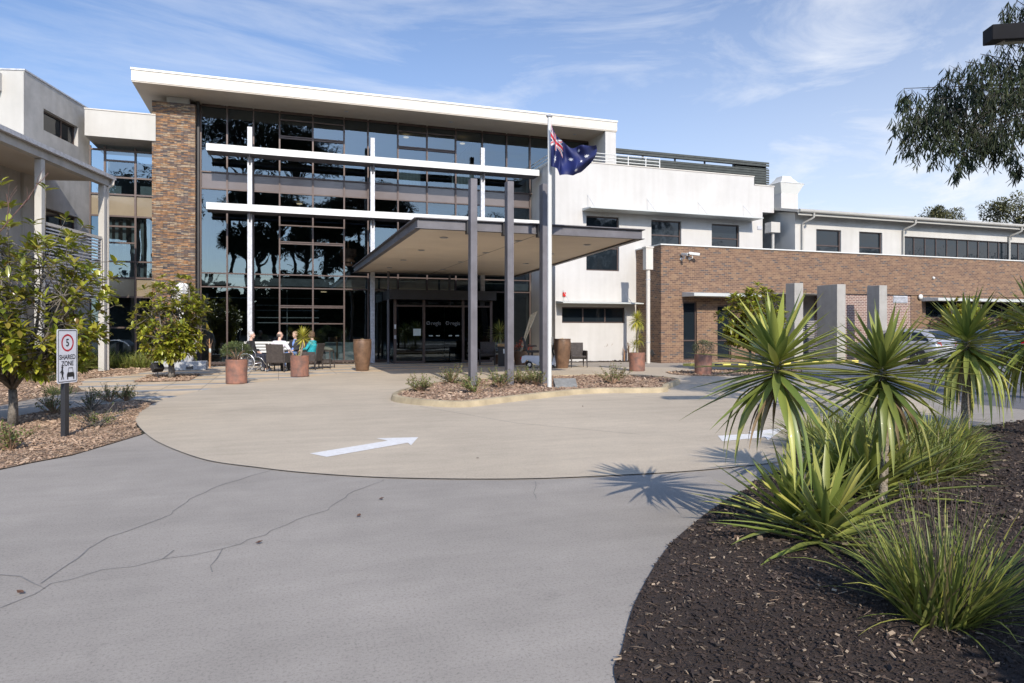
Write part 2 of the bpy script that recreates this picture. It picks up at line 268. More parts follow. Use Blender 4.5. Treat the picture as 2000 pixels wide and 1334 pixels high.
# ------------------------------------------------------------------ mesh builder
ROOT = {}
class MB:
    def __init__(s): s.v = []; s.f = []
    def face(s, *p):
        i = len(s.v); s.v += [tuple(q) for q in p]; s.f.append(tuple(range(i, i + len(p))))
    def hexa(s, c):                    # c: 8 corners, bottom ring then top ring
        i = len(s.v); s.v += [tuple(q) for q in c]
        for a in ((3, 2, 1, 0), (4, 5, 6, 7), (0, 1, 5, 4), (1, 2, 6, 5), (2, 3, 7, 6), (3, 0, 4, 7)): s.f.append(tuple(i + k for k in a))
    def box(s, x0, x1, y0, y1, z0, z1):
        s.hexa([(x0, y0, z0), (x1, y0, z0), (x1, y1, z0), (x0, y1, z0), (x0, y0, z1), (x1, y0, z1), (x1, y1, z1), (x0, y1, z1)]); return s
    def obox(s, c, size, rz=0, tilt=None):
        m = Matrix.Rotation(rz, 3, 'Z')
        if tilt is not None: m = m @ tilt
        hx, hy, hz = [q / 2 for q in size]; c = Vector(c)
        s.hexa([c + m @ Vector(q) for q in ((-hx, -hy, -hz), (hx, -hy, -hz), (hx, hy, -hz), (-hx, hy, -hz), (-hx, -hy, hz), (hx, -hy, hz), (hx, hy, hz), (-hx, hy, hz))]); return s
    def prism(s, poly, z0, z1):
        n = len(poly); i = len(s.v)
        s.v += [(p[0], p[1], z0) for p in poly] + [(p[0], p[1], z1) for p in poly]
        s.f.append(tuple(i + k for k in reversed(range(n)))); s.f.append(tuple(i + n + k for k in range(n)))
        for k in range(n):
            j = (k + 1) % n; s.f.append((i + k, i + j, i + n + j, i + n + k))
        return s
    def tube(s, pts, rad, n=8, caps=True):
        pts = [Vector(p) for p in pts]; m = len(pts)
        if not hasattr(rad, '__len__'): rad = [rad] * m
        i0 = len(s.v); up = Vector((0, 0, 1)); prev = None
        for k, p in enumerate(pts):
            d = (pts[min(k + 1, m - 1)] - pts[max(k - 1, 0)])
            if d.length < 1e-9: d = Vector((0, 0, 1))
            d.normalize()
            a = prev if prev is not None else (up if abs(d.z) < .9 else Vector((1, 0, 0)))
            x = (a - d * a.dot(d))
            if x.length < 1e-6: x = d.orthogonal()
            x.normalize(); prev = x; y = d.cross(x)
            for j in range(n):
                t = 2 * pi * j / n; s.v.append(tuple(p + (x * cos(t) + y * sin(t)) * rad[k]))
        for k in range(m - 1):
            for j in range(n):
                a = i0 + k * n + j; b = i0 + k * n + (j + 1) % n; s.f.append((a, b, b + n, a + n))
        if caps:
            s.f.append(tuple(i0 + j for j in reversed(range(n)))); s.f.append(tuple(i0 + (m - 1) * n + j for j in range(n)))
        return s
    def lathe(s, prof, c=(0, 0, 0), n=28):
        i0 = len(s.v)
        for r, z in prof:
            for j in range(n):
                t = 2 * pi * j / n; s.v.append((c[0] + r * cos(t), c[1] + r * sin(t), c[2] + z))
        for k in range(len(prof) - 1):
            for j in range(n):
                a = i0 + k * n + j; b = i0 + k * n + (j + 1) % n; s.f.append((a, b, b + n, a + n))
        s.f.append(tuple(i0 + j for j in reversed(range(n)))); s.f.append(tuple(i0 + (len(prof) - 1) * n + j for j in range(n)))
        return s
    def ell(s, c, r, n=12, m=8, rot=None):
        i0 = len(s.v); c = Vector(c)
        def put(q):
            q = Vector(q)
            if rot is not None: q = rot @ q
            s.v.append(tuple(c + q))
        put((0, 0, -r[2]))
        for k in range(1, m):
            ph = -pi / 2 + pi * k / m
            for j in range(n):
                t = 2 * pi * j / n; put((r[0] * cos(ph) * cos(t), r[1] * cos(ph) * sin(t), r[2] * sin(ph)))
        put((0, 0, r[2])); last = len(s.v) - 1
        for j in range(n):
            s.f.append((i0, i0 + 1 + (j + 1) % n, i0 + 1 + j)); s.f.append((last, last - n + j, last - n + (j + 1) % n))
        for k in range(m - 2):
            for j in range(n):
                a = i0 + 1 + k * n + j; b = i0 + 1 + k * n + (j + 1) % n; s.f.append((a, b, b + n, a + n))
        return s
    def torus(s, c, R0, r, ax='X', n=28, m=8):
        pts = []
        for k in range(n + 1):
            t = 2 * pi * k / n; u, v = R0 * cos(t), R0 * sin(t)
            pts.append({'X': (c[0], c[1] + u, c[2] + v), 'Y': (c[0] + u, c[1], c[2] + v), 'Z': (c[0] + u, c[1] + v, c[2])}[ax])
        # constant frame ring
        i0 = len(s.v); A = {'X': Vector((1, 0, 0)), 'Y': Vector((0, 1, 0)), 'Z': Vector((0, 0, 1))}[ax]; C = Vector(c)
        for p in pts[:-1]:
            rd = (Vector(p) - C).normalized()
            for j in range(m):
                t = 2 * pi * j / m; s.v.append(tuple(Vector(p) + (rd * cos(t) + A * sin(t)) * r))
        for k in range(n):
            for j in range(m):
                a = i0 + k * m + j; b = i0 + k * m + (j + 1) % m; c2 = i0 + ((k + 1) % n) * m + (j + 1) % m; d = i0 + ((k + 1) % n) * m + j
                s.f.append((a, b, c2, d))
        return s
    def cylx(s, c, r, w, n=20, ax='X'):
        d = {'X': Vector((w / 2, 0, 0)), 'Y': Vector((0, w / 2, 0)), 'Z': Vector((0, 0, w / 2))}[ax]; c = Vector(c)
        return s.tube([c - d, c + d], r, n)
    def build(s, name, m, parent=None, smooth=False, bevel=0.0, local=False, fix=True):
        me = bpy.data.meshes.new(name)
        if local: off = Vector((0, 0, 0))
        elif parent is not None: off = ROOT[parent.name]
        else:
            xs = [q[0] for q in s.v]; ys = [q[1] for q in s.v]; zs = [q[2] for q in s.v]
            off = Vector(((min(xs) + max(xs)) / 2, (min(ys) + max(ys)) / 2, min(zs)))
        vv = [(q[0] - off.x, q[1] - off.y, q[2] - off.z) for q in s.v]
        me.from_pydata(vv, [], s.f); me.materials.append(m)
        if fix and len(s.f) < 60000:
            bm = bmesh.new(); bm.from_mesh(me); bmesh.ops.recalc_face_normals(bm, faces=bm.faces); bm.to_mesh(me); bm.free()
        if smooth:
            for p in me.polygons: p.use_smooth = True
        me.update()
        o = bpy.data.objects.new(name, me); COL.objects.link(o)
        if parent is not None: o.parent = parent; ROOT[o.name] = off if not local else Vector((0, 0, 0))
        else:
            o.location = off; ROOT[o.name] = off
        if bevel:
            b = o.modifiers.new('bevel', 'BEVEL'); b.width = bevel; b.segments = 2; b.limit_method = 'ANGLE'
        if smooth and bevel == 0 and smooth == 'auto':
            pass
        return o
def autosmooth(o, ang=35):
    me = o.data
    for p in me.polygons: p.use_smooth = True
    me.set_sharp_from_angle(angle=radians(ang)); return o
def tag(o, label=None, cat=None, group=None, kind=None):
    if label: o['label'] = label
    if cat: o['category'] = cat
    if group: o['group'] = group
    if kind: o['kind'] = kind
    return o
def empty(name, loc=(0, 0, 0), rz=0, label=None, cat=None, group=None):
    o = bpy.data.objects.new(name, None); COL.objects.link(o); o.location = loc; o.rotation_euler = (0, 0, rz); o.empty_display_size = .2
    ROOT[o.name] = Vector(loc); return tag(o, label, cat, group)
def dup(o, parent=None, loc=None, rz=None, label=None, scale=None):
    kids = [c for c in bpy.data.objects if c.parent is o]
    c = o.copy(); COL.objects.link(c)
    if parent is not None: c.parent = parent
    if loc is not None: c.location = loc
    if rz is not None: c.rotation_euler = (0, 0, rz)
    if scale is not None: c.scale = (scale,) * 3
    if label: c['label'] = label
    for k in kids: dup(k, c)
    return c
def struct(mb, name, m, **k):
    return tag(mb.build(name, m, **k), kind='structure')
def sheet(poly, z, name, m, kind='structure'):
    mb = MB(); mb.face(*[(p[0], p[1], z) for p in poly]); o = mb.build(name, m)
    if o.data.polygons[0].normal.z < 0: o.data.flip_normals()
    bm = bmesh.new(); bm.from_mesh(o.data); bmesh.ops.triangulate(bm, faces=bm.faces); bm.to_mesh(o.data); bm.free()
    return tag(o, kind=kind)
def smoothline(pts, n=6, closed=False):
    P = [Vector((p[0], p[1])) for p in pts]; out = []; m = len(P)
    for i in range(m if closed else m - 1):
        p0 = P[(i - 1) % m] if closed or i > 0 else P[i]; p1 = P[i]; p2 = P[(i + 1) % m]; p3 = P[(i + 2) % m] if closed or i + 2 < m else P[(i + 1) % m]
        for k in range(n):
            t = k / n
            out.append(0.5 * ((2 * p1) + (p2 - p0) * t + (2 * p0 - 5 * p1 + 4 * p2 - p3) * t * t + (3 * p1 - p0 - 3 * p2 + p3) * t ** 3))
    if not closed: out.append(P[-1])
    return [(q.x, q.y) for q in out]
def inside(p, poly):
    x, y = p; c = False; n = len(poly); j = n - 1
    for i in range(n):
        if (poly[i][1] > y) != (poly[j][1] > y) and x < (poly[j][0] - poly[i][0]) * (y - poly[i][1]) / (poly[j][1] - poly[i][1]) + poly[i][0]: c = not c
        j = i
    return c
def ribbon(pts, wd, z):
    mb = MB(); n = len(pts)
    for i in range(n - 1):
        a = Vector(pts[i][:2]); b = Vector(pts[i + 1][:2]); d = (b - a)
        if d.length < 1e-6: continue
        d.normalize(); q = Vector((-d.y, d.x)); w0 = wd if not hasattr(wd, '__len__') else wd[i]; w1 = wd if not hasattr(wd, '__len__') else wd[i + 1]
        mb.face((a - q * w0 / 2).to_tuple() + (z,), (b - q * w1 / 2).to_tuple() + (z,), (b + q * w1 / 2).to_tuple() + (z,), (a + q * w0 / 2).to_tuple() + (z,))
    return mb
# frame helpers on a vertical plane: O origin, D along the wall, Nn outward
def fpt(F, u, n, z):
    O, D, Nn = F; return (O[0] + D[0] * u + Nn[0] * n, O[1] + D[1] * u + Nn[1] * n, z)
def fbox(mb, F, u0, u1, n0, n1, z0, z1):
    mb.hexa([fpt(F, u0, n0, z0), fpt(F, u1, n0, z0), fpt(F, u1, n1, z0), fpt(F, u0, n1, z0), fpt(F, u0, n0, z1), fpt(F, u1, n0, z1), fpt(F, u1, n1, z1), fpt(F, u0, n1, z1)])
def wallskin(mb, F, u0, u1, z0, z1, holes=(), depth=.18):
    us = sorted(set([u0, u1] + [h[0] for h in holes] + [h[1] for h in holes])); zs = sorted(set([z0, z1] + [h[2] for h in holes] + [h[3] for h in holes]))
    for a, b in zip(us, us[1:]):
        for c, d in zip(zs, zs[1:]):
            if any(h[0] <= (a + b) / 2 <= h[1] and h[2] <= (c + d) / 2 <= h[3] for h in holes): continue
            mb.face(fpt(F, a, 0, c), fpt(F, b, 0, c), fpt(F, b, 0, d), fpt(F, a, 0, d))
    for a, b, c, d in holes:
        e = -depth
        mb.face(fpt(F, a, 0, c), fpt(F, a, 0, d), fpt(F, a, e, d), fpt(F, a, e, c)); mb.face(fpt(F, b, 0, c), fpt(F, b, 0, d), fpt(F, b, e, d), fpt(F, b, e, c))
        mb.face(fpt(F, a, 0, c), fpt(F, b, 0, c), fpt(F, b, e, c), fpt(F, a, e, c)); mb.face(fpt(F, a, 0, d), fpt(F, b, 0, d), fpt(F, b, e, d), fpt(F, a, e, d))
def window(parent, F, u0, u1, z0, z1, mu=(), mz=(), recess=.1, fw=.06, pm='window', name='window'):
    mb = MB(); r0, r1 = -recess - .06, -recess
    for (a, b, c, d) in ((u0, u0 + fw, z0, z1), (u1 - fw, u1, z0, z1), (u0 + fw, u1 - fw, z0, z0 + fw), (u0 + fw, u1 - fw, z1 - fw, z1)): fbox(mb, F, a, b, r0, r1, c, d)
    for u in mu: fbox(mb, F, u - fw / 2, u + fw / 2, r0 + .003, r1 - .003, z0 + fw, z1 - fw)
    for z in mz: fbox(mb, F, u0 + fw, u1 - fw, r0 + .006, r1 - .006, z - fw / 2, z + fw / 2)
    fr = mb.build(name, M['mullion'], parent)
    cu = [u0 + fw / 2] + list(mu) + [u1 - fw / 2]; cz = [z0 + fw / 2] + list(mz) + [z1 - fw / 2]
    for a, b in zip(cu, cu[1:]):
        for c, d in zip(cz, cz[1:]):
            q = MB(); t = R.uniform(-.004, .004)
            q.face(fpt(F, a, r0 + .02 + t, c), fpt(F, b, r0 + .02 - t, c), fpt(F, b, r0 + .02 - t, d), fpt(F, a, r0 + .02 + t, d)); q.build('pane', M[pm], fr, fix=False)
    return fr
def FY(Y): return ((0, Y), (1, 0), (0, -1))
def text_obj(body, size, m, parent, loc, rot, extrude=.001, align='CENTER', name='lettering'):
    cu = bpy.data.curves.new('t', 'FONT'); cu.body = body; cu.size = size; cu.extrude = extrude; cu.align_x = align; cu.align_y = 'CENTER'; cu.offset = size * .016
    tmp = bpy.data.objects.new('t', cu); COL.objects.link(tmp)
    dg = bpy.context.evaluated_depsgraph_get(); me = bpy.data.meshes.new_from_object(tmp.evaluated_get(dg)); bpy.data.objects.remove(tmp)
    me.materials.clear(); me.materials.append(m)
    o = bpy.data.objects.new(name, me); COL.objects.link(o); o.parent = parent; o.location = loc; o.rotation_euler = rot
    return o
# ================================================================== GROUND
tag(sheet([(-300, -300), (300, -300), (300, 300), (-300, 300)], -0.02, 'ground', mat('distant_ground', (0.045, 0.045, 0.03), .95, var=.2, vscale=.3)), kind='structure')  # base colour darkened to stand in for shade on the ground behind the camera
drive_edge = [G(0, 918), G(60, 905), G(140, 890), G(215, 868), G(275, 850)]
bed_edge = [G(*p) for p in ((1203, 1334), (1215, 1270), (1240, 1180), (1290, 1090), (1330, 1045), (1400, 990), (1460, 955), (1500, 930), (1600, 893), (1700, 868), (1800, 850), (1900, 836), (2000, 822))]
bed_edge_s = smoothline([(1.15, -6), (1.2, 0.5), (1.28, 2.0)] + bed_edge + [(16, 9.1), (22, 10)], 6)
drive = [(-12, -12)] + [(-8, -12), (30, -12), (30, 9), (16, 12), (8, 16), (-1, 16)] + [G(275, 850)] + list(reversed(drive_edge[:-1])) + [(-4.2, 7.4), (-7, 5), (-12, 3)]
sheet(drive, 0.0, 'driveway', M['concrete'])
circ = smoothline([G(*p) for p in ((265, 823), (285, 848), (320, 870), (400, 899), (500, 914), (600, 925), (760, 934.5), (1000, 937), (1200, 930), (1400, 917))] + [(6.6, 6.9), (9, 7.9), (12, 9.8), (14.2, 12.5), (15.6, 16), (15.9, 20), (15.6, 24.2), (12.6, 26.0), (8.0, 26.9)] + [G(*p) for p in ((745, 726), (640, 733), (520, 745), (430, 757), (350, 773), (300, 789), (272, 808))], 8, True)
sheet([(-12, 10.0), (-5, 9), (-2, 16), (-1, 26), (7, 26), (16.8, 24.6), (16.8, 33.5), (-12, 33.5)], -0.008, 'garden_soil', M['tan_soil'])
park = [(14.0, 9.4), (60, 9.4), (60, 27), (17.5, 25.0), (15.3, 22)]
sheet(park, 0.004, 'car_park', M['asphalt'])
sheet(circ, 0.012, 'turning_circle', M['beige'])
# foot path along the brick wall
sheet([(12.5, 24.2), (17.2, 23.0), (18.6, 24.6), (60, 25.4), (60, 28.1), (12.5, 30.3)], 0.008, 'footpath', M['path'])
# paving of sandstone and bluestone tiles
m, t, b = newmat('banded_paving'); l = t.links.new
g = N('ShaderNodeNewGeometry', t); s_ = N('ShaderNodeSeparateXYZ', t); l(g.outputs['Position'], s_.inputs[0])
br = N('ShaderNodeTexBrick', t); br.offset = 0; br.inputs['Scale'].default_value = 1; br.inputs['Brick Width'].default_value = .98; br.inputs['Row Height'].default_value = .49
br.inputs['Mortar Size'].default_value = .008; br.inputs['Color1'].default_value = (0, 0, 0, 1); br.inputs['Color2'].default_value = (1, 1, 1, 1); l(g.outputs['Position'], br.inputs['Vector'])
dv = N('ShaderNodeMath', t, operation='DIVIDE'); dv.inputs[1].default_value = 1.96; l(s_.outputs['Y'], dv.inputs[0]); frc = N('ShaderNodeMath', t, operation='FRACT'); l(dv.outputs[0], frc.inputs[0])
cp = N('ShaderNodeMath', t, operation='LESS_THAN'); cp.inputs[1].default_value = .25; l(frc.outputs[0], cp.inputs[0])
sa = N('ShaderNodeMixRGB', t); sa.inputs[1].default_value = (0.60, 0.46, 0.30, 1); sa.inputs[2].default_value = (0.64, 0.52, 0.37, 1); l(br.outputs['Color'], sa.inputs[0])
sb = N('ShaderNodeMixRGB', t); sb.inputs[1].default_value = (0.31, 0.31, 0.30, 1); sb.inputs[2].default_value = (0.37, 0.38, 0.38, 1); l(br.outputs['Color'], sb.inputs[0])
sm = N('ShaderNodeMixRGB', t); l(cp.outputs[0], sm.inputs[0]); l(sa.outputs[0], sm.inputs[1]); l(sb.outputs[0], sm.inputs[2])
no = N('ShaderNodeTexNoise', t); no.inputs['Scale'].default_value = 1.6; no.inputs['Detail'].default_value = 8; l(g.outputs['Position'], no.inputs['Vector'])
mr = N('ShaderNodeMapRange', t); mr.inputs['From Min'].default_value = .3; mr.inputs['From Max'].default_value = .7; mr.inputs['To Min'].default_value = .78; mr.inputs['To Max'].default_value = 1.08; l(no.outputs[0], mr.inputs[0])
hs = N('ShaderNodeHueSaturation', t); l(sm.outputs[0], hs.inputs['Color']); l(mr.outputs[0], hs.inputs['Value'])
mm = N('ShaderNodeMixRGB', t); l(br.outputs['Fac'], mm.inputs[0]); l(hs.outputs[0], mm.inputs[1]); mm.inputs[2].default_value = (.17, .14, .11, 1); l(mm.outputs[0], b.inputs['Base Color']); b.inputs['Roughness'].default_value = .85
M['paving'] = m
sheet([G(262, 781), G(215, 773), G(160, 762), G(150, 752), G(165, 741), (-5.0, 27.0), (-4.4, 30.6), (-3.2, 31.9), (4.2, 32.3), (4.2, 33.3), (12.4, 33.3), (12.4, 30.0), (16.2, 29.7), (16.6, 26), (13.5, 22.5), (4, 15), (-1, 15)], 0.003, 'paving', M['paving'])
# left path
sheet(smoothline([G(-60, 835), G(0, 821), G(89, 803), G(170, 794), G(262, 783)], 4) + smoothline([G(262, 776), G(180, 765), G(119, 770), G(0, 793), G(-60, 806)], 4), 0.006, 'footpath', M['path'])
# beds: a flat soil sheet each, chips strewn over it
left_bed = [G(0, 918), G(60, 905), G(140, 890), G(215, 868), G(275, 850), G(268, 836), G(265, 823), G(272, 808), G(297, 790), G(262, 784), G(170, 795), G(89, 804), G(0, 822), (-6.2, 14), (-6, 9.5), (-4.2, 7.4)]
sheet(left_bed, 0.010, 'garden_bed', M['tan_soil'])
tree_bed = [G(*p) for p in ((268, 745), (300, 736), (345, 727), (420, 730), (395, 742))]
tree_bed = [(-4.15, 23.1), (-2.6, 23.1), (-2.6, 26.4), (-4.15, 26.4)]
sheet(tree_bed, 0.010, 'garden_bed', M['tan_soil'])
mulch_poly = bed_edge_s + [(22, -6)]
sheet(mulch_poly, 0.010, 'garden_bed', M['soil'])
wall_bed = [(-3.3, 31.95), (4.2, 32.5), (4.2, 33.5), (-3.3, 33.5)]
sheet(wall_bed, 0.012, 'garden_bed', M['soil'])
white_bed = [(12.7, 29.95), (16.9, 29.55), (16.9, 30.4), (12.7, 30.4)]
sheet(white_bed, 0.012, 'garden_bed', M['soil'])
# islands
isl = smoothline([G(*p, z=.0) for p in ((763, 781), (795, 790), (900, 797), (1000, 786), (1150, 770), (1290, 768), (1307, 760))] + [(11.3, 17.6), (11.2, 19.0), (10.3, 20.0), (8.6, 20.2), (6.5, 19.9), (4.4, 18.9), (3.0, 17.0)], 6, True)
def shrink(poly, d):
    n = len(poly); out = []
    ar = sum(poly[i][0] * poly[(i + 1) % n][1] - poly[(i + 1) % n][0] * poly[i][1] for i in range(n)); sg = 1 if ar > 0 else -1
    for i in range(n):
        a = Vector(poly[i - 1]); c = Vector(poly[(i + 1) % n]); d0 = (c - a).normalized(); out.append((poly[i][0] - d0.y * d * sg, poly[i][1] + d0.x * d * sg))
    return out
isl_in = shrink(isl, .16); isl_m = shrink(isl, .03)
kb = MB(); n = len(isl); i0 = 0
rings = [(isl, .012), (isl_m, .125), (shrink(isl, .06), .14), (shrink(isl, .14), .14), (isl_in, .10)]
for ri, (pl, z) in enumerate(rings): kb.v += [(p[0], p[1], z) for p in pl]
for r_ in range(len(rings) - 1):
    for k in range(n):
        a = r_ * n + k; b2 = r_ * n + (k + 1) % n; kb.f.append((a, b2, b2 + n, a + n))
autosmooth(struct(kb, 'kerb', M['kerb']))
sheet(isl_in, .105, 'island_bed', M['tan_soil'])
# small island by the far pot
isl2 = smoothline([(13.2, 21.3), (13.4, 20.0), (15.2, 19.6), (18.5, 20.6), (18.6, 22.2), (16.5, 22.6), (14.2, 22.3)], 6, True)
sheet(isl2, .016, 'island_bed', M['tan_soil'])
# chips
def chips(poly, n, smin, smax, z, name, m, w=None, label=None):
    xs = [p[0] for p in poly]; ys = [p[1] for p in poly]; mb = MB(); k = 0; tries = 0
    while k < n and tries < n * 12:
        tries += 1
        x = R.uniform(min(xs), max(xs)); y = R.uniform(min(ys), max(ys))
        if w and not w(x, y): continue
        if not inside((x, y), poly): continue
        k += 1; L_ = R.uniform(smin, smax) * (1 if R.random() > .06 else 1.8); W_ = L_ * R.uniform(.25, .6); H_ = L_ * R.uniform(.08, .22)
        rot = Matrix.Rotation(R.uniform(0, 6.3), 3, 'Z') @ Matrix.Rotation(R.gauss(0, .42), 3, 'X') @ Matrix.Rotation(R.gauss(0, .36), 3, 'Y')
        c = Vector((x, y, z + H_ * .5 + abs(R.gauss(0, .006))))
        q = [c + rot @ Vector(p) for p in ((-L_ / 2, -W_ / 2, 0), (L_ / 2 * R.uniform(.6, 1), -W_ / 2 * R.uniform(.5, 1), 0), (L_ / 2, W_ / 2, 0), (-L_ / 2 * R.uniform(.6, 1), W_ / 2, 0))]
        up = rot @ Vector((0, 0, H_)); i = len(mb.v); mb.v += [tuple(p) for p in q] + [tuple(p + up) for p in q]
        mb.f += [(i + 4, i + 5, i + 6, i + 7), (i, i + 1, i + 5, i + 4), (i + 1, i + 2, i + 6, i + 5), (i + 2, i + 3, i + 7, i + 6), (i + 3, i, i + 4, i + 7)]
    o = mb.build(name, m, fix=False); return tag(o, label, 'mulch', kind='stuff')
def sticks(poly, n, z, name, m, w, label):
    mb = MB(); k = 0
    while k < n:
        x = R.uniform(1.2, 12); y = R.uniform(1.8, 8)
        if not w(x, y) or not inside((x, y), poly): continue
        k += 1; a = R.uniform(0, 6.3); L_ = R.uniform(.02, .085); d = Vector((cos(a), sin(a), R.gauss(0, .12))); p0 = Vector((x, y, z + .02)); bend = Vector((R.gauss(0, .1), R.gauss(0, .1), .05)) * L_
        mb.tube([p0 - d * L_ / 2, p0 + bend, p0 + d * L_ / 2], [R.uniform(.0012, .003), .0025, .001], 4, False)
    return tag(mb.build(name, m, fix=False), label, 'litter', kind='stuff')
def nearw(x, y):
    d = _s * x + _c * y; r = _c * x - _s * y
    return d > 2.3 and abs(r) < d * .8 and R.random() < min(1, (4.2 / max(d, .1)) ** 1.7)
chips(mulch_poly, 52000, .008, .027, .010, 'bark_mulch', M['chips_dark'], lambda x, y: x < 8 and y > 1.8 and y < 8 and nearw(x, y), 'dark brown bark chips covering the garden bed on the right')
chips(mulch_poly, 9000, .022, .055, .010, 'bark_mulch', M['chips_dark'], lambda x, y: y > 3.5 and (_s * x + _c * y) > 5 and x < 19 and (_c * x - _s * y) < 1.0 * (_s * x + _c * y), 'coarser dark bark chips deeper in the right garden bed')
sticks(mulch_poly, 420, .012, 'leaf_litter', leafmat('dry_litter', [(.24, .17, .11), (.12, .075, .05), (.34, .27, .20), (.08, .05, .035), (.18, .11, .07)], .85, 0), nearw, 'dry twigs and leaf strips strewn over the dark mulch')
chips(left_bed, 14000, .02, .05, .010, 'bark_mulch', M['chips_tan'], None, 'pale tan bark chips around the shared zone sign')
chips(isl_in, 6500, .035, .08, .105, 'bark_mulch', M['chips_red'], None, 'reddish pebbly mulch inside the kerbed island')
chips(tree_bed, 900, .05, .10, .010, 'bark_mulch', M['chips_tan'], None, 'tan chips in the square bed round the second magnolia')
chips([(-12, 14.5), G(0, 790), G(119, 768), G(160, 752), G(165, 741), (-4.8, 27), (-4.6, 31), (-12, 33)], 6500, .05, .11, -.008, 'bark_mulch', M['chips_tan'], None, 'tan chips in the planting by the left building')
chips(wall_bed, 1500, .04, .09, .012, 'bark_mulch', M['chips_dark'], None, 'dark mulch strip below the tall glass wall')
chips(white_bed, 500, .04, .09, .012, 'bark_mulch', M['chips_dark'], None, 'dark mulch strip below the white wall')
chips(isl2, 900, .05, .1, .016, 'bark_mulch', M['chips_tan'], None, 'tan chips in the small bed by the car park')
# arrows, parking lines, striped kerb
ZA = .017
sheet([G(605, 888), G(638, 895), G(797, 867), G(803, 872), G(817, 856), G(735, 858), G(757, 863)], ZA, 'painted_arrow', M['paint'])
sheet([G(1402, 853), G(1411, 864), G(1495, 856), G(1500, 862), G(1532, 838), G(1460, 845), G(1470, 849)], ZA, 'painted_arrow', M['paint'])
for i in range(8):
    x = 19.6 + i * 2.75
    struct(ribbon([(x, 19.8), (x, 24.8)], .09, .009), 'parking_line', M['blue_paint'] if i in (0, 1, 2) else M['paint'])
struct(ribbon([(17.5, 19.8), (42, 19.8)], .09, .0095), 'parking_line', M['paint'])
kx0, ky0 = G(1352, 716); kx1, ky1 = G(1660, 707)
nst = 22
for i in range(nst):
    a = i / nst; b_ = (i + 1) / nst; mb = MB()
    x0 = kx0 + (kx1 - kx0) * a; x1 = kx0 + (kx1 - kx0) * b_; y0 = ky0 + (ky1 - ky0) * a; y1 = ky0 + (ky1 - ky0) * b_
    mb.prism([(x0 + .3, y0 - .6), (x1 + .3, y1 - .6), (x1 - .2, y1 + .4), (x0 - .2, y0 + .4)], .006, .12)
    struct(mb, 'striped_kerb', M['yellow_paint'] if i % 2 == 0 else M['black_paint'])
M['deadleaf'] = mat('dead_leaf', (.13, .07, .045), .8)
# joints and cracks
def lines(name, z, wd, *runs):
    for run in runs:
        pts = []
        P = [G(*p) for p in run]
        for a, b_ in zip(P, P[1:]):
            k = max(1, int((Vector(b_) - Vector(a)).length / .12)) if name == 'crack' else 1
            for i in range(k):
                t_ = i / k; j = .018 if name == 'crack' and i else 0
                pts.append((a[0] + (b_[0] - a[0]) * t_ + R.gauss(0, j), a[1] + (b_[1] - a[1]) * t_ + R.gauss(0, j)))
        pts.append(P[-1]); ws = [wd * R.uniform(.5, 1.6) if name == 'crack' else wd for _ in pts]
        struct(ribbon(pts, ws, z), name, M['crack'])
lines('crack', .003, .0085, [(0, 1188), (70, 1160), (100, 1140), (140, 1132), (200, 1113), (262, 1107), (318, 1092), (375, 1085), (435, 1072), (470, 1063), (520, 1045), (580, 1015), (640, 997), (680, 965), (750, 937)],
      [(0, 1123), (40, 1126), (60, 1137), (88, 1150)], [(80, 1140), (130, 1105), (165, 1080), (210, 1050), (280, 1026), (335, 1005), (370, 975), (440, 945), (540, 916)], [(435, 1072), (425, 1090), (415, 1118)], [(318, 1092), (340, 1075)], [(1045, 940), (1047, 975)])
lines('crack', .013, .004, [(290, 826), (520, 795), (762, 766)])
lines('expansion_joint', .0135, .012, [(820, 795), (1010, 828), (1250, 850)], [(300, 812), (500, 800), (770, 790)], [(1240, 775), (1600, 800)])
jl = ribbon([(p[0], p[1]) for p in circ[:74]], [R.uniform(.004, .014) for _ in range(74)], .0138); struct(jl, 'expansion_joint', M['crack'])
for i, (x, y) in enumerate(((701, 1010), (933, 897), (506, 1063), (40, 1161), (745, 977), (1475, 832), (1138, 795))):
    p = G(x, y); mb = MB(); a = R.uniform(0, 6); L_ = .028
    e = Vector((cos(a), sin(a), 0)); f = Vector((-sin(a), cos(a), 0)); c = Vector((p[0], p[1], .014))
    for sgn in (1, -1):
        mb.face(c - e * L_, c + f * .014 * sgn + Vector((0, 0, .01)), c + e * L_ + Vector((0, 0, .012))); mb.face(c - e * L_, c + e * L_ + Vector((0, 0, .012)), c + f * .02 * sgn + Vector((0, 0, .004)))
    tag(mb.build('fallen_leaf', M['deadleaf'], fix=False), 'small dry curled leaf lying on the concrete', 'leaf', 'dry leaves on the driveway')

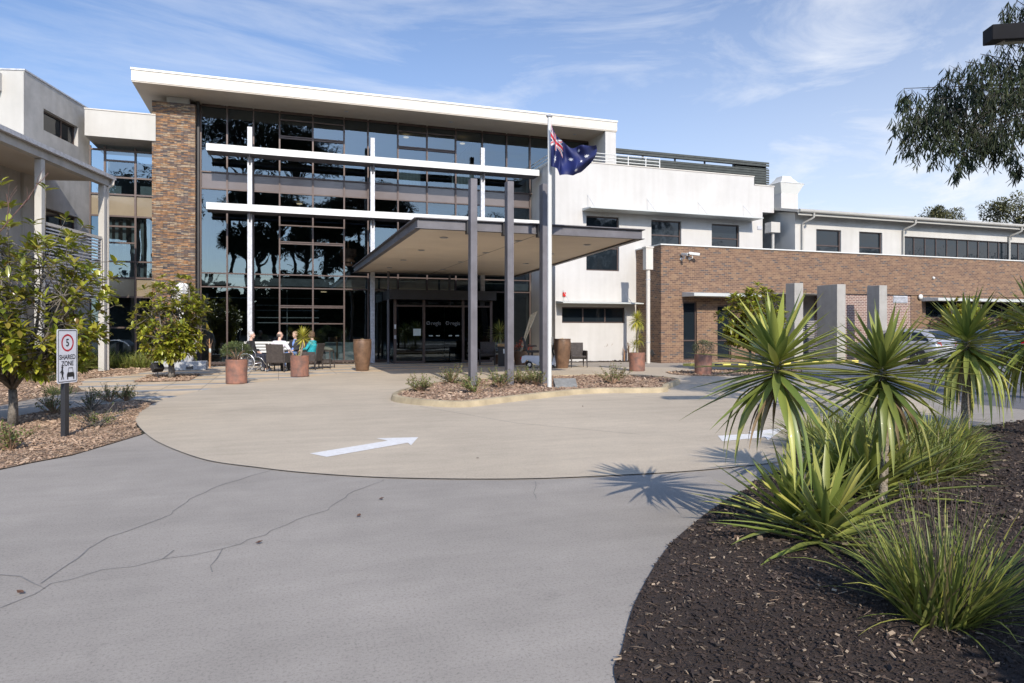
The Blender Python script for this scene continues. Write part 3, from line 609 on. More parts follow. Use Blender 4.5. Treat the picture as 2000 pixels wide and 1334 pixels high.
# ================================================================== ENTRANCE BUILDING
YG = 33.6
eb = empty('glass_fronted_building', (5, 36, 0), 0, 'three-storey glass-fronted entrance building under a flat cream roof', 'building')
F = FY(YG)
US = [-3.31, -2.21, -1.09, .05, 1.54, 2.98, 4.11, 5.56, 7.01, 8.48, 9.88, 11.19, 12.48, 14.09, 15.85]
ZR = [0.05, 3.52, 4.14, 5.17, 7.95, 8.71, 11.70]
fr = MB(); fw = .07
top, bot = ZR[-1], ZR[0]
panes = []
for i, u in enumerate(US):
    z0 = bot if u < 12.6 else 8.71
    fbox(fr, F, u - fw / 2, u + fw / 2, -.10, .05, z0, top)
dbl = {3: 1, 4: 1, 7: 1, 8: 1}
for i in range(len(US) - 1):
    a, b_ = US[i] + fw / 2, US[i + 1] - fw / 2; ext = US[i] > 12.4
    zs = [z for z in ZR if not (ext and z < 8.7)]
    if not ext and i not in dbl: zs = [z for z in zs if abs(z - 5.17) > .01]
    if i in dbl: zs = sorted([z for z in zs if abs(z - 5.17) > .01] + [11.36, 10.52, 6.45, 5.6] + ([2.62, 1.86] if i < 5 else []))
    if 4.0 < US[i] < 12: zs = sorted(set(zs) - {ZR[0]} | {ZR[0]})
    for z in zs:
        thick = .16 if z == top else .055
        fbox(fr, F, a, b_, -.095, .045, z - thick / 2 if z != top else z - .06, z + thick / 2 if z != top else z + .06)
        if z in (10.52, 5.6, 2.62): fbox(fr, F, a + .003, b_ - .003, -.04, .07, z + .05, z + .1)
    for c, d in zip(zs, zs[1:]): panes.append((a - .01, b_ + .01, c, d))
fro = fr.build('curtain_wall_frame', M['mullion'], eb)
for (a, b_, c, d) in panes:
    q = MB(); sp = abs(c - 7.95) < .01
    if sp: fbox(q, F, a + .012, b_ - .012, -.06, -.04, c + .03, d - .03); q.build('spandrel_panel', M['span_mauve'], fro)
    else:
        t_ = R.uniform(-.005, .005); s2 = R.uniform(-.004, .004)
        q.face(fpt(F, a, -.03 + t_ + s2, c), fpt(F, b_, -.03 - t_ + s2, c), fpt(F, b_, -.03 - t_ - s2, d), fpt(F, a, -.03 + t_ - s2, d)); q.build('pane', M['glass'], fro, fix=False)
q = MB(); q.box(-3.45, -3.34, 33.3, 33.7, 0, 11.76); q.box(-3.28, 15.85, 33.56, 33.72, 11.765, 11.9); q.build('head_frame', M['steel_dark'], eb)
# roof
RX0, RX1, RY0 = -5.71, 16.5, 31.5
q = MB(); q.box(RX0, RX1, RY0, 46, 11.80, 12.24); q.build('roof', M['fascia'], eb)
q = MB(); q.box(RX0 - .03, RX1 + .03, RY0 - .03, 46, 12.243, 12.33)
q.build('roof_capping', M['white_metal'], eb)
q = MB(); q.box(RX0 + .02, RX1 - .02, RY0 + .02, 45.9, 11.755, 11.797); q.build('soffit', M['soffit'], eb)
for x in (-1.5, 2.9, 7.3, 11.7):
    q = MB(); q.box(x, x + .012, RY0 - .006, RY0 + .01, 11.81, 12.24); q.build('fascia_joint', M['galv'], eb)
for x in (3, 8, 13.2, 14.6):
    q = MB(); q.lathe([(.0, 0), (.10, 0), (.10, .012), (.0, .012)], (x, 32.6, 11.74), 16); q.build('downlight', M['galv'], eb)
# stone pier
q = MB(); q.box(-5.15, -3.45, 32.8, 34.6, 0, 11.45); q.build('stone_pier', M['stone'], eb)
q = MB(); q.box(-4.6, -3.7, 33.0, 34.5, 11.453, 11.75); q.box(-5.05, -3.5, 33.9, 46, 0, 11.74); q.box(15.9, 16.4, 34.2, 46, 8.9, 11.74); q.box(-5, 16.3, 45.6, 46, 0, 11.74)
q.build('wall', M['grey_render'], eb)
q = MB(); q.box(15.85, 16.45, 31.55, 34.15, 9.2, 11.752); q.build('end_fin', M['white_render'], eb)
# interior floors, ceilings, walls
q = MB(); q.box(-3.4, 15.8, 33.75, 45.5, 3.62, 3.98); q.box(-3.4, 15.8, 33.75, 45.5, 8.02, 8.6); q.build('floor_slab', M['ceiling'], eb)
q = MB(); q.box(-3.4, 15.8, 33.72, 45.5, 0.0, 0.04); q.box(-3.4, 15.8, 33.8, 45.4, 3.983, 4.0); q.box(-3.4, 15.8, 33.8, 45.4, 8.603, 8.62); q.build('floor', M['in_floor'], eb)
q = MB(); q.box(-3.4, 15.8, 41.6, 41.8, .05, 11.7)
for x in (1.55, 7.0, 12.5): q.box(x, x + .12, 36.5, 41.6, 4.02, 8.0)
q.box(3.0, 3.12, 37, 41.6, 8.63, 11.7); q.box(9.9, 10.0, 36, 41.6, 8.63, 11.7); q.build('interior_wall', M['in_wall'], eb)
q = MB()
for z in (1.9, 2.15, 2.5, 2.75, 3.1): q.box(-1.0, 1.9, 35.2, 35.24, z, z + .035)
q.tube([(.4, 35.2, 0), (.4, 35.2, 3.6)], .02); q.box(-3.2, -1.2, 34.3, 34.33, 3.05, 3.08); q.build('screen_rail', M['white_metal'], eb)
for x in (5.6, 8.4, 12.6):
    q = MB()
    for k in range(26): q.box(x + k * .045, x + k * .045 + .03, 34.05 + .02 * sin(k * 1.7), 34.08 + .02 * sin(k * 1.7), 8.75, 10.0)
    if x > 12: q = MB(); q.box(12.9, 13.9, 34.2, 34.22, 9.1, 10.2)
    q.build('window_blind', M['curtain'], eb)
for x, y, z in ((3.3, 35.0, 5.1),):
    q = MB(); q.lathe([(.02, .9), (.02, .5), (.42, .5), (.42, .15), (.36, .15), (.36, .1), (.30, .1), (.30, -.08), (.36, -.08), (.36, -.16), (.26, -.16), (.26, -.35), (.02, -.35)], (x, y, z), 24); autosmooth(q.build('pendant_lamp', mat('copper_shade', (.45, .22, .13), .4, metal=.3), eb))
for x, y, z in ((1.0, 36, 7.9), (6.3, 35.5, 11.6), (9.2, 35.0, 11.4), (7.2, 35.4, 11.0), (2.2, 36.3, 3.5)):
    q = MB(); q.lathe([(0, 0), (.14, 0), (.14, .03), (0, .03)], (x, y, z), 16)
    lm, lt, lb = newmat('lit_downlight'); lb.inputs['Emission Color'].default_value = (1, .72, .4, 1); lb.inputs['Emission Strength'].default_value = 1.5; q.build('interior_light', lm, eb)
for (x, y, w_) in ((-2.6, 34.6, .9), (2.2, 34.8, 1.1), (3.1, 34.5, .6), (6.2, 35.0, 1.2), (10.2, 35, 1.2)):
    q = MB(); q.box(x, x + w_, y, y + .5, .05, .45); q.box(x, x + w_, y + .42, y + .52, .45, .95); q.build('lounge_seat', M['curtain'] if x < 3.5 and x > 2 else M['in_floor'], eb)
# sunshade posts and blades
for x in (-1.21, 4.2, 9.61):
    q = MB(); q.box(x - .1, x + .1, 32.55, 32.75, 0, 10.62); q.build('sunshade_post', M['galv'], eb, bevel=.008)
for z in (9.32, 6.78):
    q = MB(); q.box(-2.95, 12.43, 32.08, 32.13, z, z + .30); q.box(-2.95, 12.43, 32.13, 32.5, z + .26, z + .29)
    q.build('sunshade', M['white_metal'], eb)
    q = MB()
    for k in range(5): q.hexa([(-2.93, 32.17 + k * .14, z + .02), (12.41, 32.17 + k * .14, z + .02), (12.41, 32.27 + k * .14, z - .03), (-2.93, 32.27 + k * .14, z - .03), (-2.93, 32.17 + k * .14, z + .05), (12.41, 32.17 + k * .14, z + .05), (12.41, 32.27 + k * .14, z), (-2.93, 32.27 + k * .14, z)])
    q.build('sunshade_louvre', M['steel'], eb)
    for x in (-1.21, 4.2, 9.61):
        q = MB(); q.hexa([(x - .03, 32.13, z + .02), (x + .03, 32.13, z + .02), (x + .03, 32.55, z - .42), (x - .03, 32.55, z - .42), (x - .03, 32.13, z + .18), (x + .03, 32.13, z + .18), (x + .03, 32.55, z + .18), (x - .03, 32.55, z + .18)]); q.build('sunshade_bracket', M['steel'], eb)
# bottom plinth
q = MB(); q.box(-3.3, 12.5, 33.5, 33.55, 0, .12); q.build('base_trim', M['mullion'], eb)

# ================================================================== VESTIBULE
vb = empty('entrance_vestibule', (7.3, 31.7, 0), 0, 'dark glazed entrance vestibule with sliding doors under the canopy', 'entrance')
VF = FY(31.6); X0, X1 = 5.1, 9.75
q = MB(); q.box(X0 - .3, X1 + .15, 31.25, 33.45, 2.98, 3.42); q.build('vestibule_roof', M['steel_dark'], vb)
q = MB()
for u in (X0, 6.45, 8.35, X1): fbox(q, VF, u - .06, u + .06, -.12, 0, .01, 2.977)
fbox(q, VF, X0 + .06, X1 - .06, -.1, -.01, 2.65, 2.73); fbox(q, VF, X0 + .06, 6.39, -.1, -.01, .01, .12); fbox(q, VF, 8.41, X1 - .06, -.1, -.01, .01, .12)
for x in (X0, X1): q.box(x - .05, x + .05, 33.3, 33.45, .01, 2.977); q.box(x - .04, x + .04, 31.73, 33.3, .01, .1)
q.build('door_frame', M['mullion'], vb)
for a, b_ in ((X0 + .06, 6.39), (6.51, 7.42), (7.44, 8.29), (8.41, X1 - .06)):
    q = MB(); fbox(q, VF, a, b_, -.06, -.045, .1, 2.65); dr = q.build('sliding_door' if 6.4 < a < 8.3 else 'side_light', M['glass_dark'], vb)
    if 6.4 < a < 8.3:
        mk = MB()
        for k in range(2):
            cx = a + .28 + k * .34; fbox(mk, VF, cx - .09, cx + .09, -.044, -.042, 1.27, 1.32)
        mk.build('safety_marking', M['curtain'], dr)
        tm = mat('etched_lettering', (.12, .125, .13), .6)
        dp = ROOT[dr.name]
        t_ = text_obj('regis', .26, tm, dr, (a + .52 - dp.x, 31.641 - dp.y, 1.88 - dp.z), (pi / 2, 0, 0))
        lg = MB()
        for k in range(6): 
            an = k * pi / 3; lg.ell((a + .15 + .07 * cos(an), 31.642, 1.89 + .07 * sin(an)), (.036, .002, .03), 10, 6)
        lg.build('logo', tm, dr)
for x in (X0, X1): q = MB(); q.box(x - .008, x + .008, 31.75, 33.3, .1, 2.95); q.build('side_pane', M['glass_dark'], vb)
q = MB(); q.box(5.06, 5.14, 31.56, 31.598, 1.62, 1.82); q.build('notice', mat('notice_white', (.7, .72, .75), .5), vb)
q = MB(); q.box(5.06, 5.14, 31.55, 31.598, 1.15, 1.32); q.build('intercom', M['galv'], vb)
q = MB(); q.box(5.95, 6.3, 31.585, 31.62, 1.3, 1.62); q.build('notice', M['curtain'], vb)

# ================================================================== CANOPY
cn = empty('entrance_canopy', (6.8, 25, 0), 0, 'large flat steel-edged canopy carried by three tall grey posts', 'canopy')
CP = [(3.45, 17.75), (10.12, 17.75), (11.4, 32.75), (3.36, 32.75)]
q = MB(); q.prism(shrink(CP, .06), 4.30, 4.44); q.build('soffit', M['terra'], cn)
def edge_beam(a, b_, name='edge_beam'):
    a = Vector(a); b_ = Vector(b_); d = (b_ - a).normalized(); nn = Vector((d.y, -d.x)); L_ = (b_ - a).length
    Fr = ((a.x, a.y), (d.x, d.y), (nn.x, nn.y)); q = MB()
    fbox(q, Fr, 0, L_, -.045, -.01, 4.262, 4.508); fbox(q, Fr, -.04, L_ + .04, -.10, .06, 4.245, 4.26); fbox(q, Fr, -.04, L_ + .04, -.12, .08, 4.51, 4.535)
    return q.build(name, M['steel'], cn)
edge_beam(CP[0], CP[1]); edge_beam(CP[1], CP[2]); edge_beam(CP[2], CP[3]); edge_beam(CP[3], CP[0])
q = MB(); q.prism(shrink(CP, .15), 4.445, 4.50); q.build('roof', M['steel_dark'], cn)
for (x, zt) in ((4.87, 5.57), (5.89, 5.57), (6.90, 5.57)):
    q = MB(); q.box(x - .09, x + .09, 17.32, 17.58, .10, zt); q.build('post', M['steel'], cn, bevel=.006)
    q = MB(); q.box(x - .12, x + .08, 17.585, 17.78, 4.15, 4.48); q.build('bracket', M['steel_dark'], cn)
q = MB(); q.tube([(4.85, 32.0, 0), (4.85, 32.0, 4.3)], .055, 12); q.build('post', M['steel'], cn)
q = MB(); q.tube([(7.9, 32.5, 0), (7.9, 32.5, 4.3)], .055, 12); q.build('post', M['steel'], cn)
for i, (x, y) in enumerate([(4.6, 19.6), (6.9, 19.6), (9.3, 19.8), (4.6, 23), (6.9, 23), (9.2, 22.6), (4.6, 26.5), (6.9, 26.5), (9.6, 26.3), (4.6, 30), (7, 30)]):
    q = MB(); q.lathe([(0, 0), (.11, 0), (.125, -.015), (.125, -.02), (.09, -.02), (.085, .02), (0, .02)], (x, y, 4.297), 18); q.build('downlight', M['galv'], cn)
q = MB(); q.box(7.0, 7.01, 17.9, 32.6, 4.293, 4.30); q.build('soffit_joint', M['steel'], cn)

# ================================================================== WHITE RENDERED BUILDING
wb = empty('white_rendered_building', (19, 31, 0), 0, 'white rendered building with a rooftop terrace beside the glass front', 'building')
F = FY(30.4)
holes = [(14.24, 16.03, 4.48, 7.16), (17.85, 19.6, 4.48, 7.14), (21.44, 23.16, 4.48, 7.12), (12.95, 16.36, 1.9, 2.68)]
q = MB(); wallskin(q, F, 12.6, 24.65, -.02, 7.9, holes, .16)
q.face((12.6, 30.4, -.02), (12.6, 34.5, -.02), (12.6, 34.5, 9.75), (12.6, 30.4, 9.75)); q.face((24.65, 30.4, 0), (24.65, 34, 0), (24.65, 34, 7.9), (24.65, 30.4, 7.9))
q.face((12.6, 30.4, 7.9), (24.1, 30.4, 7.9), (24.1, 30.4, 9.75), (12.6, 30.4, 9.75)); q.face((24.1, 30.4, 7.9), (25.4, 30.4, 7.9), (25.4, 30.4, 9.31), (24.1, 30.4, 9.31))
q.face((25.4, 30.4, 7.9), (25.4, 36, 7.9), (25.4, 36, 9.31), (25.4, 30.4, 9.31)); q.face((24.65, 30.4, 7.9), (25.4, 30.4, 7.9), (25.4, 36, 7.9), (24.65, 36, 7.9))
q.face((24.1, 30.4, 9.31), (24.1, 30.65, 9.31), (24.1, 30.65, 9.75), (24.1, 30.4, 9.75)); q.face((12.85, 30.65, 9.1), (24.1, 30.65, 9.1), (24.1, 30.65, 9.75), (12.85, 30.65, 9.75))
q.face((12.85, 30.65, 9.1), (12.85, 34.5, 9.1), (12.85, 34.5, 9.75), (12.85, 30.65, 9.75)); q.face((24.1, 30.4, 9.31), (25.4, 30.4, 9.31), (25.4, 36, 9.31), (24.1, 36, 9.31))
q.build('wall', M['white_render'], wb)
q = MB(); q.box(12.58, 24.12, 30.37, 30.68, 9.753, 9.80); q.box(24.125, 25.43, 30.37, 30.68, 9.313, 9.36); q.box(12.58, 12.87, 30.683, 34.5, 9.753, 9.80); q.build('coping', M['fascia'], wb)
q = MB(); q.box(12.9, 24.1, 30.7, 46, 9.0, 9.1); q.build('terrace_floor', M['path'], wb)
for (a, b_, c, d) in holes[:3]:
    window(wb, F, a, b_, c, d, mz=[5.6, 6.39])
window(wb, F, *holes[3], mu=[14.1, 15.3])
def awning(parent, F, u0, u1, z, proj, tail=.0, th=.12):
    """flat folded sheet awning with a sloping left tip"""
    q = MB(); c = [fpt(F, u0, 0.002, z - th), fpt(F, u0, proj, z - th), fpt(F, u1, proj, z - th), fpt(F, u1, .002, z - th)]
    q.hexa([fpt(F, u0, .002, z - th), fpt(F, u1, .002, z - th), fpt(F, u1, proj, z - th), fpt(F, u0, proj, z - th), fpt(F, u0, .002, z + .08), fpt(F, u1, .002, z + .08), fpt(F, u1, proj, z), fpt(F, u0, proj, z)])
    o = q.build('awning', mat('pale_awning', (.50, .52, .50), .5, var=.04, vscale=1), parent)
    return o
def stay(parent, F, u, z, proj, rise):
    q = MB(); q.tube([fpt(F, u, .01, z + rise), fpt(F, u, proj * .85, z + .03)], .011, 6); q.build('awning_stay', M['galv'], parent)
awning(wb, F, 14.02, 23.95, 7.42, .95, th=.05)
for u in (14.3, 17.6, 20.6, 23.4): stay(wb, F, u, 7.42, .95, .75)
awning(wb, F, 12.62, 16.9, 2.88, .9, th=.05)
for u in (13.0, 16.3): stay(wb, F, u, 2.88, .9, .6)
q = MB(); q.box(24.3, 24.6, 30.37, 30.395, 6.95, 7.15); q.build('vent', M['galv'], wb)
rl = MB()
for z in (9.95, 10.12, 10.29): rl.tube([(12.7, 30.52, z), (18.4, 30.52, z)], .022, 8); rl.tube([(12.72, 30.52, z), (12.72, 34.2, z)], .022, 8)
for x in (12.72, 14.6, 15.9, 16.6, 17.6, 18.4): rl.box(x - .02, x + .02, 30.5, 30.54, 9.8, 10.3)
rl.build('railing', M['white_metal'], wb)
q = MB(); q.box(12.97, 13.13, 30.32, 30.398, 3.18, 3.38)
fa = tag(q.build('alarm_light', mat('red_plastic', (.6, .03, .02), .35), bevel=.02), 'small red alarm beacon on the white wall above the low awning', 'alarm')
# roof louvre screen
ls = empty('roof_screen', (22, 34, 9.2), 0, 'long dark louvred screen standing on the terrace roof', 'louvre screen')
q = MB()
for k in range(15):
    z = 9.5 + k * .145
    if k in (12,): continue
    q.hexa([(17.4, 33.93, z), (28.0, 33.93, z), (28.0, 34.1, z + .07), (17.4, 34.1, z + .07), (17.4, 33.93, z + .115), (28.0, 33.93, z + .115), (28.0, 34.1, z + .135), (17.4, 34.1, z + .135)])
q.hexa([(25.6, 33.95, 11.24), (28.0, 33.95, 11.24), (28.0, 34.1, 11.3), (25.6, 34.1, 11.3), (25.6, 33.95, 11.26), (28.0, 33.95, 11.26), (28.0, 34.1, 11.34), (25.6, 34.1, 11.34)])
q.build('louvre', mat('dark_green_louvre', (.05, .056, .048), .5), ls)
for x in (17.5, 19.5, 21.6, 23.6, 25.6, 27.9): q = MB(); q.box(x - .04, x + .04, 34.12, 34.2, 9.1, 11.66); q.build('post', M['steel'], ls)
q = MB(); q.box(18.5, 25.0, 36, 37.5, 9.1, 10.6); q.build('plant_unit', M['steel'], ls)
q = MB(); q.box(17.45, 27.95, 34.205, 34.24, 9.1, 11.25); q.box(17.45, 27.95, 34.205, 34.24, 11.42, 11.64); q.box(25.6, 27.95, 34.245, 34.27, 9.1, 11.6); q.build('backing', M['steel_dark'], ls)

# ================================================================== BRICK BUILDING
bb = empty('brick_building', (35, 28.1, 0), 0, 'long low brown brick building with flat metal coping on the right', 'building')
YB = 28.04; F = FY(YB)
bh = [(18.2, 18.95, .13, 2.9), (20.1, 20.9, .13, 2.75), (33.6, 43.5, 2.22, 3.2), (22.3, 27.95, -.02, 3.42), (46, 50, 1.0, 3.2)]
q = MB(); wallskin(q, F, 16.98, 27.95, -.02, 5.55, bh[:2] + [bh[3]], .12); wallskin(q, F, 27.95, 62, 3.46, 5.55, [], .1); 
q.face((16.98, 28.04, -.02), (16.98, 30.45, -.02), (16.98, 30.45, 5.55), (16.98, 28.04, 5.55))
q.build('wall', M['brick'], bb)
F2 = FY(YB + .10)
q = MB(); wallskin(q, F2, 27.95, 32.6, -.02, 3.455, [], .12); q.face((27.95, 28.04, 0), (27.95, 30.2, 0), (27.95, 30.2, 3.42), (27.95, 28.04, 3.42)); q.build('wall', M['brick_new'], bb)
q = MB(); wallskin(q, FY(YB + .06), 32.6, 62, -.02, 3.458, [bh[2], bh[4]], .12); q.build('wall', M['brick'], bb)
q = MB(); q.box(27.955, 62, YB + .004, YB + .3, 3.456, 3.4595); q.box(32.56, 32.60, YB + .062, YB + .3, 0, 3.455); q.build('lintel', M['brick'], bb)
q = MB(); q.box(22.3, 27.95, 28.05, 30.2, 3.40, 3.44); q.box(22.28, 22.3, 28.05, 30.2, 0, 3.42); q.box(22.3, 27.95, 30.2, 30.3, 0, 3.42); q.build('recess', M['grey_render'], bb)
q = MB(); q.box(16.93, 62, 27.98, 28.30, 5.553, 5.61); q.box(16.93, 17.25, 28.303, 30.39, 5.553, 5.61); q.build('coping', M['white_metal'], bb)
q = MB(); q.box(17.0, 62, 28.3, 29.15, 5.3, 5.45); q.build('roof', M['galv'], bb)
window(bb, F, *bh[0], mz=[1.06]); window(bb, F, *bh[1], mz=[1.06]); window(bb, FY(YB + .06), *bh[2], mu=[35.6, 37.6, 39.6, 41.6]); window(bb, FY(YB + .06), *bh[4], mu=[48])
awning(bb, F, 18.12, 21.9, 3.28, 1.0, th=.14); awning(bb, FY(YB + .06), 33.3, 44, 3.27, 1.0, th=.14)
q = MB(); q.box(31.3, 32.3, YB + .06, YB + .096, 3.02, 3.40)
for k in range(5): q.box(31.33, 32.27, YB + .03, YB + .057, 3.06 + k * .065, 3.09 + k * .065)
q.build('vent', M['galv'], bb)
# louvred gate in the recess
lg = empty('louvred_gate', (25, 28.6, 0), 0, 'grey horizontal louvre gate in the brick recess behind the concrete pillars', 'gate')
q = MB()
for k in range(20): q.hexa([(22.35, 28.6, .1 + k * .1), (27.9, 28.6, .1 + k * .1), (27.9, 28.66, .14 + k * .1), (22.35, 28.66, .14 + k * .1), (22.35, 28.6, .13 + k * .1), (27.9, 28.6, .13 + k * .1), (27.9, 28.66, .17 + k * .1), (22.35, 28.66, .17 + k * .1)])
q.build('slat_panel', M['steel'], lg)
for x in (22.4, 24.2, 26.0, 27.85): q = MB(); q.box(x - .03, x + .03, 28.67, 28.73, 0, 2.15); q.build('post', M['steel'], lg)
for i, (x0, x1, yb, lab) in enumerate(((22.9, 23.4, 26.6, 'concrete pillar nearest the magnolia, leftmost of the row of three'), (25.42, 25.94, 27.3, 'deep concrete blade pillar running back to the wall, middle of the row of three'), (28.05, 28.55, 26.75, 'concrete pillar beside the silver car, rightmost of the row of three'))):
    q = MB(); q.box(x0, x1, 26.0, yb, 0, 3.77); tag(q.build('concrete_pillar', mat('pillar_concrete', (.36, .345, .315), .85, var=.06, vscale=2, bump=.2, stain=.25), bevel=.01), lab, 'pillar', 'free-standing concrete pillars')
# rain head and downpipe
dpz = empty('downpipe', (16.45, 27.9, 0), 0, 'tall cream rain head and round downpipe at the corner of the brick wall', 'downpipe')
x, z = FX(1265, 485, 27.9)
q = MB(); q.box(x - .17, x + .2, 27.75, 28.05, 4.35, 5.35); q.box(x - .20, x + .23, 27.72, 28.08, 5.353, 5.42); q.build('rain_head', M['fascia'], dpz, bevel=.01)
q = MB(); q.tube([(x + .02, 27.9, 0.02), (x + .02, 27.9, 4.35)], .095, 16); autosmooth(q.build('pipe', M['fascia'], dpz))
for z in (1.0, 3.9): q = MB(); q.torus((x + .02, 27.9, z), .1, .015, 'Z'); q.build('pipe_clip', M['galv'], dpz)
# cameras
def cctv(px, py, ang, lab):
    x, z = FX(px, py, YB); c = empty('security_camera', (x, YB, z), 0, lab, 'camera', 'security cameras on the brick wall')
    q = MB(); q.cylx((0, -.02, -.15), .07, .04, 16, 'Y'); q.tube([(0, -.03, -.15), (0, -.25, -.15), (0, -.28, -.02)], .028, 8); q.build('bracket', M['white_metal'], c, local=True)
    q = MB(); d = Vector((sin(ang), -cos(ang), -.12)).normalized(); q.obox(Vector((0, -.3, .05)) + d * .06, (.13, .52, .13), ang, Matrix.Rotation(.12, 3, 'X')); q.build('housing', M['white_metal'], c, local=True, bevel=.02)
    q = MB(); q.tube([Vector((0, -.3, .05)) + d * .30, Vector((0, -.3, .05)) + d * .335], .05, 14); q.build('lens', M['black_plastic'], c, local=True)
    return c
cctv(1330, 500, .0, 'left of the two white security cameras, pointing at the driveway')
cctv(1346, 499, 1.2, 'right of the two white security cameras, pointing along the car park')
for px, py, r_, lab in ((1822, 543, .08, 'small white round sensor high on the brick wall'), (1797, 580, .15, 'larger white round fitting low on the brick wall by the vent')):
    x, z = FX(px, py, YB); q = MB(); q.lathe([(0, 0), (r_, 0), (r_ * .95, .06), (r_ * .5, .10), (0, .11)], (0, 0, 0), 18); o = q.build('wall_fitting', M['white_metal'], local=True, smooth=True); o.rotation_euler = (pi / 2, 0, 0); o.location = (x, YB - .0, z); tag(o, lab, 'wall fitting')
# ================================================================== CREAM UPPER WING
M['gutter'] = mat('gutter_paint', (.40, .385, .345), .5, var=.04, vscale=1)
cwg = empty('cream_upper_wing', (40, 30, 5), 0, 'cream upper wing with a long gutter and strip windows behind the brick parapet', 'building')
YC = 29.2; F = FY(YC)
h2 = [(27.14, 28.82, 5.5, 6.95), (30.07, 31.71, 5.5, 6.95), (33.32, 50, 5.6, 6.84)]
q = MB(); wallskin(q, F, 25.75, 60, 5.0, 7.75, h2, .14); q.face((25.75, 29.2, 5), (25.75, 34, 5), (25.75, 34, 8.6), (25.75, 29.2, 7.75)); q.build('wall', M['cream'], cwg)
window(cwg, F, *h2[0], mz=[6.1]); window(cwg, F, *h2[1], mz=[6.1]); window(cwg, F, *h2[2], mu=[33.32 + .84 * k for k in range(1, 20)])
for k in range(2):
    q = MB()
    for j in range(9): q.box(33.42 + k * .9 + j * .06, 33.46 + k * .9 + j * .06, YC + .20, YC + .22, 5.7, 6.8)
q = MB()
q.hexa([(25.42, 28.62, 7.66), (62, 28.62, 7.66), (62, 34.5, 8.95), (25.42, 34.5, 8.95), (25.42, 28.62, 7.80), (62, 28.62, 7.80), (62, 34.5, 9.09), (25.42, 34.5, 9.09)]); q.build('roof', M['gutter'], cwg)
q = MB(); q.tube([(25.45, 28.55, 7.74), (62, 28.55, 7.74)], .095, 10); q.box(25.45, 62, 28.62, 28.655, 7.52, 7.66); autosmooth(q.build('gutter', M['gutter'], cwg))
for x in (26.15, 33.15, 41.5):
    q = MB(); q.tube([(x + .25, 28.55, 7.66), (x + .25, 28.55, 7.45), (x + .2, 28.6, 7.38), (x, 29.02, 7.2), (x, 29.1, 7.1), (x, 29.1, 5.5)], .055, 10); autosmooth(q.build('downpipe', M['gutter'], cwg))
x, _ = FX(1500, 445, 30.2)
q = MB(); q.box(24.72, 25.3, 29.8, 30.3, 6.75, 7.3); q.tube([(25.0, 30.0, 6.75), (25.0, 30.0, 5.4)], .07, 10); q.build('rain_head', M['cream'], cwg)
ch = empty('roof_vent_stack', (28.3, 33, 8.2), 0, 'white roof vent with a flared hipped cowl above the cream wing', 'roof vent')
q = MB(); q.box(27.75, 28.95, 32.6, 33.6, 8.2, 9.55); q.build('stack', M['white_render'], ch)
def frust(q, cx, cy, a, b_, z0, z1, c, d): q.hexa([(cx - a, cy - b_, z0), (cx + a, cy - b_, z0), (cx + a, cy + b_, z0), (cx - a, cy + b_, z0), (cx - c, cy - d, z1), (cx + c, cy - d, z1), (cx + c, cy + d, z1), (cx - c, cy + d, z1)])
q = MB(); frust(q, 28.35, 33.1, .58, .5, 9.55, 10.12, .86, .75); frust(q, 28.35, 33.1, .88, .77, 10.123, 10.2, .74, .65); frust(q, 28.35, 33.1, .62, .55, 10.203, 10.5, .36, .32); frust(q, 28.35, 33.1, .36, .32, 10.503, 10.62, .3, .26)
q.build('cowl', M['white_metal'], ch)

# ================================================================== LEFT LINK AND WING
lk = empty('link_building', (-6.5, 34, 0), 0, 'recessed glazed link block under a cream parapet left of the stone pier', 'building')
F = FY(34.0); fr = MB(); us = [-7.75, -7.18, -5.99, -5.12]; zs = [0.3, 1.67, 3.02, 3.86, 4.58, 6.57, 7.52, 8.27, 9.45]
for u in us: fbox(fr, F, u - .04, u + .04, -.1, .04, 0, 9.6)
pn = []
for i in range(3):
    a, b_ = us[i] + .04, us[i + 1] - .04; zz = zs if i != 1 else sorted(zs + [5.4, 6.12, 9.0])
    for z in zz: fbox(fr, F, a, b_, -.09, .03, z - .035, z + .035)
    for c, d in zip(zz, zz[1:]): pn.append((a, b_, c, d))
fo = fr.build('curtain_wall_frame', M['mullion'], lk)
for (a, b_, c, d) in pn:
    q = MB()
    if (c, d) in ((3.02, 3.86), (6.57, 7.52)): fbox(q, F, a + .003, b_ - .003, -.06, -.04, c + .037, d - .037); q.build('spandrel_panel', M['span_tan'], fo)
    else: q.face(fpt(F, a, -.03, c), fpt(F, b_, -.03, c), fpt(F, b_, -.03, d), fpt(F, a, -.03, d)); q.build('pane', M['glass'], fo, fix=False)
q = MB(); q.box(-7.66, -5.0, 32.75, 36, 9.7, 10.80); q.build('parapet', M['cream'], lk); q = MB(); q.box(-7.68, -5.0, 32.72, 36, 10.803, 10.85); q.build('coping', M['fascia'], lk)
q = MB(); q.box(-7.7, -5.1, 37, 37.1, 0, 9.6); q.build('interior_wall', M['in_wall'], lk); q = MB(); q.box(-7.7, -5.1, 34.12, 37, 3.1, 3.6); q.box(-7.7, -5.1, 34.12, 37, 6.8, 7.3); q.build('floor_slab', M['ceiling'], lk)
q = MB()
for x in (-7.1, -6.85, -6.55, -6.2, -5.85, -5.6, -5.35): q.box(x, x + .13, 34.3, 34.34, 3.7, 6.5); 
q.box(-6.6, -6.1, 34.4, 34.42, 3.9, 4.3); q.box(-7.1, -6.6, 34.3, 34.32, 7.6, 7.95); q.box(-5.85, -5.2, 34.3, 34.32, 7.6, 8.0); q.build('curtain', M['curtain'], lk)
